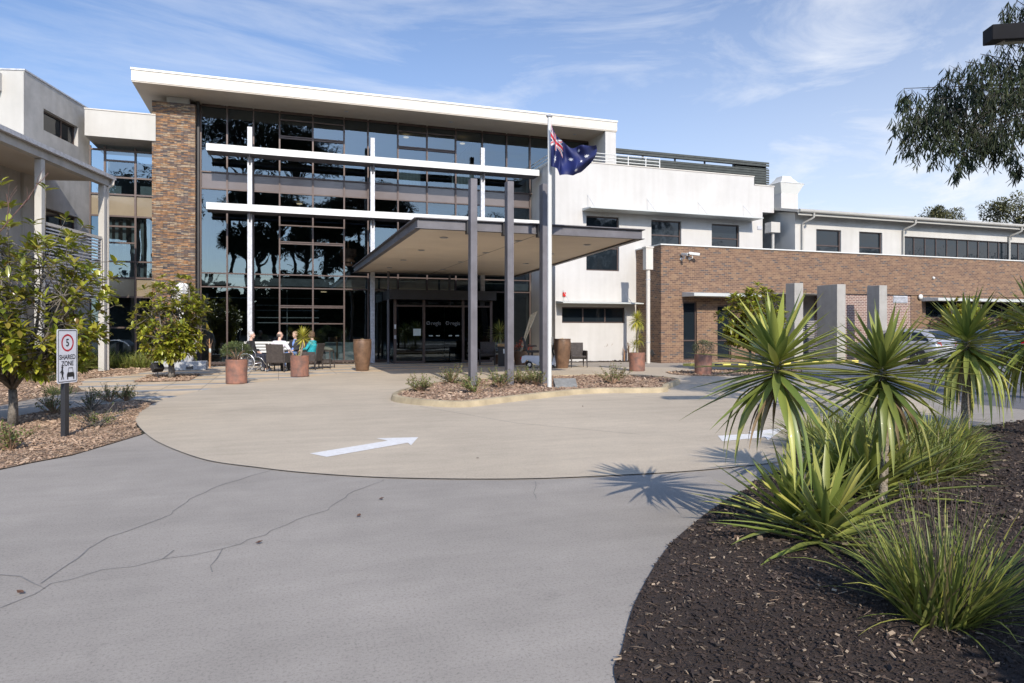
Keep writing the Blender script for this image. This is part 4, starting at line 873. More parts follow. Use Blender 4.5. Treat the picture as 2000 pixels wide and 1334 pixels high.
# rotated wing
O = (-7.75, 34.0); D = (-.235, -.972); Nn = (.972, -.235)      # u runs towards the camera
FW = (O, D, Nn)
lw = empty('grey_side_wing', (-8.5, 31, 0), 0, 'grey rendered wing with dark strip windows on the far left', 'building')
hw = [(.95, 3.41, 9.27, 10.1), (.95, 3.41, 4.42, 6.3), (.95, 3.41, .9, 3.0)]
q = MB(); wallskin(q, FW, 0, 4.6, -.02, 11.1, hw, .22); q.face(fpt(FW, 4.6, 0, -.02), fpt(FW, 4.6, -6, -.02), fpt(FW, 4.6, -6, 11.1), fpt(FW, 4.6, 0, 11.1)); q.face(fpt(FW, 0, 0, 11.08), fpt(FW, 4.6, 0, 11.08), fpt(FW, 4.6, -6, 11.08), fpt(FW, 0, -6, 11.08))
q.build('wall', M['grey_render'], lw)
q = MB(); fbox(q, FW, 0, 4.63, -.25, .03, 11.103, 11.16); fbox(q, FW, 4.38, 4.63, -6, -.253, 11.103, 11.16); q.build('coping', M['galv'], lw)
for h in hw: window(lw, FW, *h, mu=[h[0] + .95], recess=.16)
q = MB(); fbox(q, FW, 4.61, 4.645, -1.9, -.0, -.02, 11.05); q.build('white_return', M['cream'], lw)
q = MB(); fbox(q, FW, 4.65, 5.0, -1.6, -.75, 10.3, 10.95); fbox(q, FW, 4.68, 4.8, -1.28, -1.10, 8.3, 10.3); q.build('rain_head', M['cream'], lw)
# veranda
ve = empty('veranda', (-7.5, 26, 0), 0, 'sloping metal veranda roof on pale posts in front of the left wing', 'veranda')
VO = (-6.1, 30.2); FV = (VO, D, Nn)      # gutter line towards the camera
ZV = 7.45
q = MB()
q.hexa([fpt(FV, 0, 0, ZV), fpt(FV, 12, 0, ZV), fpt(FV, 12, -2.6, ZV + .42), fpt(FV, 0, -2.6, ZV + .42), fpt(FV, 0, 0, ZV + .09), fpt(FV, 12, 0, ZV + .09), fpt(FV, 12, -2.6, ZV + .51), fpt(FV, 0, -2.6, ZV + .51)]); q.build('roof', M['white_metal'], ve)
q = MB(); fbox(q, FV, 0.0, 12, .003, .12, ZV - .06, ZV + .08); autosmooth(q.build('gutter', M['galv'], ve))
q = MB(); fbox(q, FV, .02, 12, -.30, -.05, ZV - .32, ZV - .003); q.build('edge_beam', M['grey_render'], ve)
q = MB(); fbox(q, FV, .02, 12, -2.6, -.32, ZV - .1, ZV - .05); q.build('soffit', M['soffit'], ve)
for u in (.42, 4.45, 8.6): q = MB(); fbox(q, FV, u - .10, u + .10, -.30, -.08, 0, ZV - .33); q.build('post', M['cream'], ve, bevel=.01)
q = MB(); c0 = fpt(FV, .12, .06, 0); q.tube([fpt(FV, .12, .06, ZV - .06), fpt(FV, .14, .06, ZV - .25), fpt(FV, .18, -.12, ZV - .4), fpt(FV, .18, -.12, .02)], .06, 10); autosmooth(q.build('downpipe', M['fascia'], ve))
q = MB()
for k in range(20):
    z = 2.72 + k * .115; fbox(q, FV, .6, 4.3, -.22, -.14, z, z + .045)
q.build('louvre', M['galv'], ve); q = MB(); fbox(q, FV, .6, 4.3, -.25, -.12, 5.02, 5.12); fbox(q, FV, .57, .63, -.25, -.12, 2.6, 5.0); q.build('louvre_frame', M['fascia'], ve)
q = MB(); fbox(q, FV, .3, 10, -2.7, -2.6, 0, 7.4); q.build('rear_wall', M['grey_render'], ve)
# ================================================================== PLANTS
def blade(mb, base, d, L_, W_, droop, segs=6, fold=.22, prof='yucca', curl=0.0):
    p = Vector(base); d = Vector(d).normalized(); st = L_ / segs; i0 = len(mb.v)
    side = d.cross(Vector((0, 0, 1)))
    if side.length < .05: side = Vector((cos(R.uniform(0, 6.3)), sin(R.uniform(0, 6.3)), 0))
    side.normalize(); tw = R.uniform(-curl, curl)
    for k in range(segs + 1):
        t = k / segs
        if prof == 'yucca': wd = W_ * (.55 + 1.6 * t - 2.15 * t * t) if t < .5 else W_ * (.55 + .8 - .5375) * (1 - (t - .5) / .5) ** .85
        else: wd = W_ * (1 - t ** 2.2)
        wd = max(wd, .0006); up = side.cross(d).normalized()
        sd = side * cos(tw * t) + up * sin(tw * t)
        mb.v += [tuple(p - sd * wd / 2 + up * wd * fold), tuple(p), tuple(p + sd * wd / 2 + up * wd * fold)]
        p = p + d * st
        h = sqrt(max(0, 1 - d.z * d.z)); d = (d + Vector((0, 0, -1)) * droop * st * (0.35 + 1.3 * t) * (.3 + h)).normalized()
    for k in range(segs):
        a = i0 + k * 3; mb.f += [(a, a + 1, a + 4, a + 3), (a + 1, a + 2, a + 5, a + 4)]
M['dryleaf'] = leafmat('dry_yucca_leaf', [(.34, .26, .13), (.22, .15, .08), (.42, .36, .20)], .7, .15)
def rosette(mb, c, n, L_, W_, e0=-50, e1=88, droop=.5, hang=0, seed=1):
    rr = random.Random(seed); c = Vector(c)
    for i in range(n):
        t = (i + rr.random()) / n; az = i * 2.39996 + rr.uniform(-.25, .25)
        s0_, s1_ = sin(radians(e0)), sin(radians(e1)); el = math.asin(max(-1, min(1, s0_ + (s1_ - s0_) * t ** .92))) + radians(rr.uniform(-5, 5))
        d = (cos(az) * cos(el), sin(az) * cos(el), sin(el))
        b = c + Vector((cos(az) * .018, sin(az) * .018, -.10 + .16 * t)) * (L_ / .5)
        ln = L_ * rr.uniform(.8, 1.08) * (.72 + .28 * sin(pi * min(1, t + .25))); dr = droop * (.95 - .8 * t) * rr.uniform(.4, 1.5)
        blade(mb, b, d, ln, W_ * rr.uniform(.85, 1.15), dr, 6)
    for i in range(hang):
        az = rr.uniform(0, 6.3); el = radians(rr.uniform(-45, 5)); d = (cos(az) * cos(el), sin(az) * cos(el), sin(el))
        blade(mb, c + Vector((0, 0, -.12 * L_ / .5)), d, L_ * rr.uniform(.9, 1.2), W_ * rr.uniform(.7, 1.1), rr.uniform(3.5, 7.5), 8)
def yucca(base, head, L_, n, W_, label, hang=16, mt='yucca', seed=1, group='yuccas in the right garden bed', e0=-42, tr=.035, name='yucca_plant', droop=.28):
    e = empty(name, base, 0, label, 'yucca', group); b = Vector(base); h = Vector(head)
    if (h - b).length > .25:
        mb = MB(); pts = [b.lerp(h, t) + Vector((sin(t * 3) * .025, 0, 0)) for t in [k / 7 for k in range(8)]]; mb.tube(pts, [tr * (1.15 - .3 * k / 7) for k in range(8)], 10); autosmooth(mb.build('trunk', M['trunk_y'], e), 60)
    mb = MB(); rosette(mb, head, n, L_, W_, e0, 88, droop, hang, seed); mb.build('foliage', M[mt], e, smooth=True, fix=False)
    if hang > 8:
        mb = MB(); rr = random.Random(seed + 500)
        for i in range(9):
            az = rr.uniform(0, 6.3); el = radians(rr.uniform(-70, -25)); blade(mb, h + Vector((0, 0, -.14 * L_ / .5)), (cos(az) * cos(el), sin(az) * cos(el), sin(el)), L_ * rr.uniform(.5, .85), W_ * rr.uniform(.35, .7), rr.uniform(4, 9), 8, curl=2.5)
        mb.build('dead_leaf', M['dryleaf'], e, smooth=True, fix=False)
    return e
p = G(1572, 985); yucca((p[0], p[1], .01), (3.52, 4.18, 1.36), .74, 84, .064, 'tall yucca nearest the driveway with a leaning bare trunk', 11, seed=3)
p = CW(3.42, 6.3, 0); yucca((p.x, p.y, .01), (p.x, p.y, 1.24), .80, 104, .068, 'broad dense yucca in the middle of the row, behind the strappy clumps', 18, seed=8)
p = CW(6.86, 10.3, 0); yucca((p.x - .05, p.y, .01), (p.x, p.y, 1.45), 1.05, 95, .085, 'yellowish yucca with a straight pale trunk near the parked cars', 34, 'yucca', 11, tr=.06)
p = CW(7.85, 10.2, 0); yucca((p.x, p.y, .01), (p.x + .05, p.y, 1.62), 1.05, 95, .085, 'yucca at the right edge of the photo with a rough dark trunk', 34, 'yucca', 15, tr=.085)
p = G(1548, 1035); yucca((p[0], p[1], .01), (p[0], p[1], .10), .80, 54, .068, 'low stemless yucca at the foot of the leaning one, on its left', 0, seed=21, e0=-5, name='young_yucca', group='stemless young yuccas', droop=.55)
p = G(1612, 1062); yucca((p[0], p[1], .01), (p[0], p[1], .12), .90, 54, .072, 'low broad-leaved yucca just left of the big strappy clump', 0, seed=22, e0=0, name='young_yucca', group='stemless young yuccas', droop=.5)
p = G(1700, 975); yucca((p[0], p[1], .01), (p[0], p[1], .14), 1.0, 54, .080, 'large dark low yucca leaning right behind the strappy clump', 0, seed=23, e0=5, name='young_yucca', group='stemless young yuccas', droop=.4)
p = G(1640, 955); yucca((p[0], p[1], .01), (p[0], p[1], .10), .75, 46, .06, 'low yucca squeezed between the leaning trunk and the strappy clumps', 0, seed=27, e0=5, name='young_yucca', group='stemless young yuccas', droop=.4)
p = G(1888, 885); yucca((p[0], p[1], .01), (p[0], p[1], .06), .52, 36, .05, 'small bright young yucca below the straight pale trunk', 0, seed=24, e0=5, name='young_yucca', group='stemless young yuccas', droop=.4)
def strappy(loc, n, L_, W_, spread, label, group='strappy grass clumps', mt='grassy', seed=1, droop=1.4, name='grass_clump', lean=0.0):
    rr = random.Random(seed); mb = MB(); c = Vector(loc)
    for i in range(n):
        az = rr.uniform(0, 6.283); r_ = spread * sqrt(rr.random()); el = radians(rr.uniform(42, 88) - 22 * r_ / max(spread, .01))
        b = c + Vector((cos(az) * r_, sin(az) * r_, 0)); az2 = az + rr.gauss(0, .5)
        d = Vector((cos(az2) * cos(el) + lean, sin(az2) * cos(el), sin(el)))
        blade(mb, b, d, L_ * rr.uniform(.55, 1.1), W_ * rr.uniform(.6, 1.2), droop * rr.uniform(.3, 1.7), 6, .15, 'strap', curl=1.0)
    o = mb.build(name, M[mt], smooth=True, fix=False); o['label'] = label; o['category'] = 'grass plant'
    if group: o['group'] = group
    return o
e = empty('grass_clump', (3.46, 2.79, .01), 0, 'big strappy green clump with dark seed stalks in the right foreground', 'grass plant', 'strappy grass clumps')
mb = MB(); rr = random.Random(5)
for i in range(460):
    az = rr.uniform(0, 6.283); r_ = .17 * sqrt(rr.random()); el = radians(rr.uniform(48, 88) - 120 * r_)
    b = Vector((3.46 + cos(az) * r_ * 1.3, 2.79 + sin(az) * r_, .01)); az2 = az + rr.gauss(0, .5)
    blade(mb, b, (cos(az2) * cos(el), sin(az2) * cos(el), sin(el)), rr.uniform(.28, .76), rr.uniform(.009, .021), rr.uniform(.2, 1.6), 6, .15, 'strap', curl=1.0)
for i in range(14):
    az = rr.uniform(0, 6.283); blade(mb, (3.46 + cos(az) * .15, 2.79 + sin(az) * .13, .02), (cos(az), sin(az), .25), rr.uniform(.35, .6), .013, 1.3, 6, .1, 'strap')
mb.build('foliage', M['grassy'], e, smooth=True, fix=False)
mb = MB()
for i in range(34):
    az = rr.uniform(0, 6.283); el = radians(rr.uniform(62, 88)); b = Vector((3.46 + cos(az) * .12, 2.79 + sin(az) * .10, .02)); d = Vector((cos(az) * cos(el), sin(az) * cos(el), sin(el))); L_ = rr.uniform(.55, .8)
    mid = b + d * L_ * .5; tip = b + d * L_ + Vector((rr.gauss(0, .03), rr.gauss(0, .03), 0)); mb.tube([b, mid, tip], [.0025, .002, .0015], 5)
    for k in range(6): q_ = mid.lerp(tip, .5 + k * .09); mb.ell(q_ + Vector((rr.gauss(0, .008), rr.gauss(0, .008), 0)), (.005, .005, .010), 5, 4)
mb.build('seed_stalk', mat('dark_stalk', (.10, .075, .06), .8, var=.2, vscale=30), e, fix=False)
for i, (x, y, sp, L_, n, lab) in enumerate(((1665, 915, .22, .62, 170, 'strappy clump directly behind the two low yuccas'), (1740, 900, .25, .66, 190, 'strappy clump below the broad middle yucca'), (1810, 890, .3, .62, 200, 'strappy clump at the right of the broad middle yucca'), (1610, 880, .25, .62, 150, 'strappy clump at the driveway edge behind the leaning trunk'), (1700, 870, .3, .6, 170, 'dark strappy clump between the two tallest yuccas'), (1680, 945, .26, .6, 150, 'tall strappy clump just behind the broad-leaved low yucca'), (1765, 940, .28, .62, 170, 'upright strappy clump hiding the trunk of the middle yucca'), (1835, 925, .24, .5, 110, 'strappy clump left of the small bright young yucca'), (1852, 905, .14, .3, 50, 'small sparse clump left of the small bright yucca'))):
    p = G(x, y); strappy((p[0], p[1], .01), int(n * 2.6), L_ * 1.05, .024, sp, lab, seed=30 + i, droop=1.0)
def leaf(mb, p, d, L_, W_, up=None, fold=.18):
    d = Vector(d).normalized(); s_ = d.cross(up or Vector((0, 0, 1)))
    if s_.length < .05: s_ = Vector((1, 0, 0))
    s_.normalize(); n_ = s_.cross(d).normalized(); i = len(mb.v); p = Vector(p)
    mb.v += [tuple(p), tuple(p + d * L_ * .4 - s_ * W_ * .42 + n_ * W_ * fold), tuple(p + d * L_ * .45), tuple(p + d * L_ * .4 + s_ * W_ * .42 + n_ * W_ * fold),
             tuple(p + d * L_ * .75 - s_ * W_ * .40 + n_ * W_ * fold * .6), tuple(p + d * L_ * .75 + s_ * W_ * .40 + n_ * W_ * fold * .6), tuple(p + d * L_ - n_ * L_ * .08)]
    mb.f += [(i, i + 2, i + 1), (i, i + 3, i + 2), (i + 1, i + 2, i + 6, i + 4), (i + 2, i + 3, i + 5, i + 6)]
def rdir(rr, zmin=-1, zmax=1):
    z = rr.uniform(zmin, zmax); a = rr.uniform(0, 6.283); h = sqrt(max(0, 1 - z * z)); return Vector((h * cos(a), h * sin(a), z))
def magnolia(loc, h, rad, nwh, LL, label, seed=1, stem=.10, low=.28, group='magnolia trees', skip=None):
    rr = random.Random(seed); e = empty('magnolia_tree', loc, 0, label, 'tree', group); c = Vector(loc)
    wd = MB(); lf = MB(); f0 = c + Vector((0, 0, h * low * .55))
    wd.tube([c, c + Vector((.01, 0, h * low * .3)), f0], [stem, stem * .8, stem * .75], 10)
    limbs = []
    for i in range(9):
        az = i * 2.4 + rr.uniform(-.3, .3); rt = rad * rr.uniform(.25, .85); top = c + Vector((cos(az) * rt, sin(az) * rt, h * rr.uniform(.62, .98) * (1 - .25 * rt / rad)))
        m_ = f0.lerp(top, .45) + Vector((cos(az), sin(az), 0)) * rt * .18 + rdir(rr) * .06
        pts = [f0, f0.lerp(m_, .5) + rdir(rr) * .04, m_, m_.lerp(top, .5) + rdir(rr) * .07, top]; wd.tube(pts, [stem * .45, stem * .36, stem * .28, stem * .18, stem * .08], 6); limbs.append(pts)
    k = 0
    while k < nwh:
        pts = rr.choice(limbs); j = rr.randint(1, 3); b = Vector(pts[j]).lerp(Vector(pts[j + 1]), rr.random())
        z = rr.uniform(low * .75, 1.0); prof = sin(pi * min(1, (z - low * .6) / (1.05 - low * .6)) ** .8) ** .55
        az = rr.uniform(0, 6.283); r_ = rad * prof * sqrt(rr.uniform(.15, 1)); tip = c + Vector((cos(az) * r_, sin(az) * r_, h * z))
        if (tip - b).length > rad * .75: continue
        if skip and skip(tip): continue
        if mnoise.noise(tip * 2.2 / max(.6, rad)) < -.22: k += .2; continue
        k += 1
        wd.tube([b, b.lerp(tip, .55) + Vector((0, 0, -.03)), tip], [stem * .10, stem * .07, .005], 4)
        out_ = (tip - (c + Vector((0, 0, h * .45)))).normalized(); ax = (out_ + Vector((0, 0, .8))).normalized()
        x_ = ax.orthogonal().normalized(); y_ = ax.cross(x_)
        for q_ in range(rr.randint(7, 10)):
            t = q_ * 2.4; tl = rr.uniform(.15, .75); d = (x_ * cos(t) + y_ * sin(t)) * cos(tl) + ax * sin(tl)
            leaf(lf, tip - ax * rr.uniform(0, .08), d, LL * rr.uniform(.7, 1.15), LL * .46 * rr.uniform(.8, 1.1))
    wd.build('trunk', M['bark'], e, smooth=True); lf.build('crown', M['mag'], e, smooth=True, fix=False); return e
p = CW(-975 / 1333 * 11.3, 11.3, 0)
def clear_sign(t):
    w_ = _s * t.x + _c * t.y; r_ = _c * t.x - _s * t.y; return w_ < 10.5 and 90 < 1000 + 1333 * r_ / w_ < 185 and 600 < 643 - 1333 * (t.z - 1.6) / w_ < 900
magnolia((p.x, p.y, .01), 4.15, 1.6, 520, .19, 'large magnolia tree on the left edge behind the shared zone sign', 4, .085, .26, skip=clear_sign)
magnolia((-3.3, 24.6, .01), 3.5, 1.2, 400, .22, 'magnolia tree in front of the stone pier', 7, .12, .24)
magnolia((16.6, 21.16, .02), 3.25, 1.25, 560, .24, 'magnolia tree in front of the brick recess, beside the striped kerb', 9, .07, .42)
magnolia((34.6, 26.6, .02), 3.6, 1.1, 330, .24, 'magnolia tree against the brick wall behind the parked cars', 12, .08, .35)
magnolia((38.8, 26.6, .02), 3.5, 1.1, 330, .24, 'magnolia tree behind the blue cars at the right edge', 13, .08, .35)
def leafy(name, loc, h, rad, n, LL, mt, label, cat, group=None, seed=1, stem=.03, squash=1.0, base=.25, gaps=.0, clump=0):
    rr = random.Random(seed); e = empty(name, loc, 0, label, cat, group); c = Vector(loc); wd = MB(); lf = MB()
    tips = []
    for i in range(16):
        d = rdir(rr, .25, 1); t = c + Vector((d.x * rad * .8, d.y * rad * .8, h * (base + .7 * d.z * (1 - base)))); wd.tube([c, c.lerp(t, .5) + Vector((0, 0, h * .12)), t], [stem, stem * .6, stem * .2], 5); tips.append(t)
    cl = []
    if clump:
        for i in range(clump):
            d = rdir(rr, -.5, 1); q_ = rr.uniform(.45, 1) ** .6; cl.append((c + Vector((d.x * rad * q_, d.y * rad * q_, h * (base + (1 - base) * (.5 + .5 * d.z * q_)))), rad * rr.uniform(.18, .34)))
    for i in range(n):
        if cl:
            cc, cr = rr.choice(cl); d = rdir(rr, -.7, 1); p = cc + d * cr * rr.uniform(.55, 1.05)
        else:
            d = rdir(rr, -.45, 1); q_ = rr.uniform(.3, 1) ** .45; p = c + Vector((d.x * rad * q_, d.y * rad * q_, h * base + h * (1 - base) * (.45 + .55 * d.z * q_)))
            if mnoise.noise(p * 2.2 / rad) < gaps - .3: continue
        leaf(lf, p, rdir(rr, -.3, .9) + d * .6, LL * rr.uniform(.6, 1.3), LL * .5 * rr.uniform(.6, 1.2))
    wd.build('stem', M['twig'] if stem < .05 else M['bark'], e, smooth=True); lf.build('foliage' if cat != 'tree' else 'crown', M[mt], e, fix=False); return e
# pots and their plants
def pot(px, py, label, tall=False, mt='rust'):
    p = G(px, py); q_ = MB()
    w_ = _s * p[0] + _c * p[1]; off = .30 if not tall else .24; p = (p[0] + _s * off, p[1] + _c * off)
    if tall: pr_ = [(.18, 0), (.235, .0), (.25, .05), (.31, .45), (.345, .85), (.345, 1.1), (.335, 1.16), (.35, 1.18), (.34, 1.20), (.30, 1.20), (.29, 1.10), (.0, 1.09)]
    else: pr_ = [(.2, 0), (.285, 0), (.297, .02), (.297, .3), (.305, .64), (.308, .69), (.30, .70), (.27, .70), (.265, .64), (0, .635)]
    q_.lathe(pr_, (p[0], p[1], .012), 40); o = autosmooth(q_.build('tall_pot' if tall else 'plant_pot', M['brown_pot' if tall else mt]), 30)
    tag(o, label, 'plant pot', 'tall tapered brown pots' if tall else 'rust coloured cylinder pots'); return p
a = pot(454, 751, 'rust coloured cylinder pot holding a leafy shrub, by the wheelchair'); leafy('potted_shrub', (a[0], a[1], .62), .62, .46, 2400, .045, 'shrub', 'rounded green shrub growing in the pot by the wheelchair', 'shrub', seed=3, stem=.012, base=.1)
a = pot(580, 737, 'rust coloured cylinder pot holding a small yucca, in front of the seated group'); yucca((a[0], a[1], .64), (a[0] + .12, a[1], 1.35), .50, 90, .036, 'small spiky yucca on a thin trunk in the pot before the seated group', 3, 'yucca_y', 31, 'potted yuccas', e0=-35, tr=.035, name='potted_yucca')
mb = MB(); rosette(mb, (a[0] - .05, a[1], .66), 12, .3, .022, 10, 70, .6, 0, 5); tag(mb.build('potted_offshoot', M['yucca_y'], fix=False), 'short leaf tuft at the base of the small potted yucca', 'plant')
a = pot(705, 725, 'tall tapered brown pot left of the entrance doors', True); mb = MB(); rosette(mb, (a[0], a[1], 1.14), 46, .17, .018, -5, 85, 1.5, 0, 6); tag(mb.build('pot_succulent', M['succ'], fix=False), 'dry pale succulent in the tall pot left of the doors', 'plant', 'succulents in the tall pots')
a = pot(1099, 720, 'tall tapered brown pot beside the flagpole, against the white wall', True); mb = MB(); rosette(mb, (a[0], a[1], 1.14), 46, .17, .018, -5, 85, 1.5, 0, 7); tag(mb.build('pot_succulent', M['succ'], fix=False), 'dry pale succulent in the tall pot by the white wall', 'plant', 'succulents in the tall pots')
a = pot(1247, 726, 'rust coloured cylinder pot with a tall yellow yucca, by the cream downpipe')
e = yucca((a[0], a[1], .64), (a[0], a[1], 2.0), .46, 95, .038, 'tall yellow-green yucca in the pot by the cream downpipe', 60, 'yucca_y', 33, 'potted yuccas', e0=-60, tr=.045, name='potted_yucca'); mb = MB(); rosette(mb, (a[0] + .08, a[1], 1.25), 60, .36, .03, -40, 60, 1.2, 10, 8); rosette(mb, (a[0] - .1, a[1], 1.0), 40, .36, .03, -20, 60, 1.2, 6, 9); mb.build('side_shoot', M['yucca_y'], e, fix=False)
a = pot(1378, 733, 'rust coloured cylinder pot with a grey-green bush, before the narrow brick windows'); leafy('potted_bush', (a[0], a[1], .6), .62, .38, 1700, .05, 'rosemary', 'upright grey-green bush in the pot before the brick windows', 'shrub', seed=5, stem=.012, base=.1)
# rose-like low plants
def lowbush(px, py, h, rad, label, z=.105, n=170, seed=1, group='low shrubs in the kerbed island', spiky=False):
    p = G(px, py, z); rr = random.Random(seed); e = empty('low_shrub', (p[0], p[1], z), 0, label, 'shrub', group); st = MB(); lf = MB(); c = Vector((p[0], p[1], z))
    for i in range(26):
        az = rr.uniform(0, 6.283); el = radians(rr.uniform(25, 80)); d = Vector((cos(az) * cos(el), sin(az) * cos(el), sin(el))); L_ = rr.uniform(.5, 1.05) * (h * sin(el) + rad * cos(el))
        tip = c + d * L_; mid = c + d * L_ * .5 + rdir(rr) * .03; st.tube([c, mid, tip], [.008, .006, .003], 4)
        if not spiky or i % 2:
            for k in range(n // 26):
                q_ = mid.lerp(tip, rr.uniform(-.3, 1)); leaf(lf, q_ + rdir(rr) * .03, rdir(rr, -.2, 1), rr.uniform(.03, .06), .025)
    st.build('stem', M['twig'] if not spiky else M['bark'], e, fix=False); lf.build('foliage', M['lowplant'], e, fix=False); return e
for i, (x, y, h, r_, lab) in enumerate(((823, 765, .35, .35, 'low yellowing shrub at the left tip of the kerbed island'), (880, 750, .42, .35, 'low shrub behind the left tip of the island, left of the posts'), (926, 768, .42, .48, 'wide low shrub at the foot of the leftmost canopy post'), (975, 757, .40, .40, 'low shrub at the foot of the middle canopy post'), (1020, 750, .42, .3, 'thin low shrub between the middle and right canopy posts'), (1047, 753, .45, .4, 'low shrub left of the flagpole'), (1196, 750, .48, .5, 'spreading low shrub to the right of the stone plaque'))):
    lowbush(x, y, h * 1.1, r_ * 1.1, lab, n=900, seed=50 + i)
for i, (x, y, h, r_, lab) in enumerate(((177, 803, .35, .5, 'spiky pruned shrub right of the sign post'), (215, 785, .35, .4, 'sparse shrub near the corner of the tan bed'), (245, 783, .28, .35, 'small sparse shrub at the tip of the tan bed by the paving'), (190, 835, .28, .4, 'flat sparse shrub between the sign and the driveway'), (22, 880, .32, .35, 'low shrub at the foot of the large left magnolia'), (105, 808, .35, .45, 'dark low shrub just left of the sign post'))):
    lowbush(x, y, h, r_, lab, .01, 480, 70 + i, 'low shrubs in the tan bed', spiky=(i in (0, 3)))
for i, (x, y, sp, L_, n, lab) in enumerate(((85, 745, .35, .5, 220, 'small grassy tuft left of the sign plate'), (35, 735, .4, .5, 220, 'grassy tuft behind the large magnolia trunk'), (120, 770, .3, .35, 160, 'low grassy tuft beside the left path'))):
    p = G(x, y); strappy((p[0], p[1], 0), n, L_, .014, sp, lab, 'grassy tufts by the left path', 'shrub', 90 + i, 1.6)
for i, (x, y, sp, L_, n, lab) in enumerate(((150, 722, .8, 1.0, 500, 'large mounded grass clump right behind the sign'), (195, 718, .8, .95, 500, 'large mounded grass clump at the foot of the veranda post'), (120, 726, .7, .9, 400, 'mounded grass clump hidden partly behind the sign'), (262, 717, 1.0, .75, 600, 'low mounded grass clump beside the stone pier'), (292, 717, .7, .8, 300, 'rounded grass clump touching the stone pier'), (225, 717, .7, .45, 200, 'short grass patch below the white curved seat'))):
    p = G(x, y); strappy((p[0], p[1], 0), n, L_, .03, sp, lab, 'mounded grasses by the left building', 'grassy', 100 + i, 1.5)
# staked standard roses
def rose(px, py, h, label, seed, cloth=False):
    p = G(px, py); rr = random.Random(seed); e = empty('standard_rose', (p[0], p[1], 0), 0, label, 'sapling', 'bare staked standard roses'); c = Vector((p[0], p[1], 0)); q_ = MB()
    q_.tube([c, c + Vector((.01, 0, h * .8))], .024, 6)
    for i in range(7):
        d = rdir(rr, .2, .9); a_ = c + Vector((.01, 0, h * rr.uniform(.7, .8))); q_.tube([a_, a_ + d * .12, a_ + d * .2 + Vector((0, 0, .1))], [.010, .007, .004], 4)
    q_.build('stem', M['twig'], e, fix=False); q_ = MB(); q_.box(c.x - .05, c.x - .025, c.y - .012, c.y + .012, 0, h); q_.build('stake', mat('stake_wood', (.50, .27, .13), .8), e)
    if cloth: q_ = MB(); q_.ell((c.x - .01, c.y - .03, h * .6), (.045, .04, .1), 8, 6); q_.build('tie', M['curtain'], e)
for i, (x, y, h, lab) in enumerate(((411, 719, 1.1, 'bare staked rose with a white tie between the pier and the shrub pot'), (659, 708, 1.15, 'bare staked rose against the glass left of the tall pot'), (1147, 706, .95, 'bare staked rose right of the wicker chair on the white wall'), (1189, 706, .95, 'tallest bare staked rose in the middle of the white wall'), (1228, 706, .85, 'bare staked rose half behind the yellow yucca'), (1139, 706, .6, 'short bare rose stem beside the wicker chair on the white wall'), (1181, 706, .75, 'short bare rose stem left of the tallest one on the white wall'), (1220, 706, .55, 'shortest bare rose stem near the yellow yucca'))):
    rose(x, y, h * 1.1, lab, 120 + i, i == 0)
# eucalyptus overhanging from the right
ge = empty('gum_tree', (16.5, 8.5, 0), 0, 'overhanging gum tree with drooping dark leaves at the top right', 'tree')
rr = random.Random(77); wd = MB(); lf = MB()
tr_ = [Vector((16.5, 8.5, 0)), Vector((16.3, 8.5, 3)), Vector((15.9, 8.6, 5.5)), Vector((15.6, 8.8, 8.5))]; wd.tube(tr_, [.28, .24, .2, .12], 12)
clus = []
for (x, y, w_, r_) in ((1775, 232, 11, .30), (1800, 195, 11.2, .34), (1830, 245, 11, .38), (1800, 262, 11, .30), (1855, 200, 11.4, .36), (1885, 145, 11.5, .42), (1905, 200, 11.2, .45), (1925, 240, 11, .42), (1950, 150, 11.6, .5), (1960, 215, 11.2, .5), (1990, 190, 11.5, .5), (1985, 250, 11, .4), (2010, 130, 11.6, .5), (1995, 40, 11.4, .4), (1985, 15, 11.4, .25), (1893, 300, 10.8, .13), (1870, 328, 10.8, .09), (1975, 300, 10.8, .14), (1990, 325, 10.8, .1), (1870, 232, 11, .3), (1945, 262, 11, .3), (1840, 165, 11.3, .16), (1765, 180, 11.2, .12), (1900, 270, 11, .3), (1860, 270, 10.9, .25), (1815, 215, 11, .35), (1875, 185, 11.3, .35), (1930, 175, 11.4, .4), (1915, 120, 11.6, .25), (1970, 105, 11.6, .35)):
    p = CW((x - 1000) / 1333 * w_, w_, 1.6 + (643 - y) / 1333 * w_); clus.append((p, r_, 1))
while len(clus) < 78:
    q_ = Vector((rr.uniform(9.5, 18.5), rr.uniform(2.5, 12.5), rr.uniform(4.6, 11.0))); w_ = _s * q_.x + _c * q_.y; r_ = _c * q_.x - _s * q_.y
    if r_ / w_ > .80 or (q_.z - 1.9) / w_ > .56:
        if q_.z - q_.y * .35 > 2.4 and q_.y + 1.54 * q_.z < 21.5: clus.append((q_, rr.uniform(.4, .8), 0))
root_ = Vector((15.9, 8.6, 5.5))
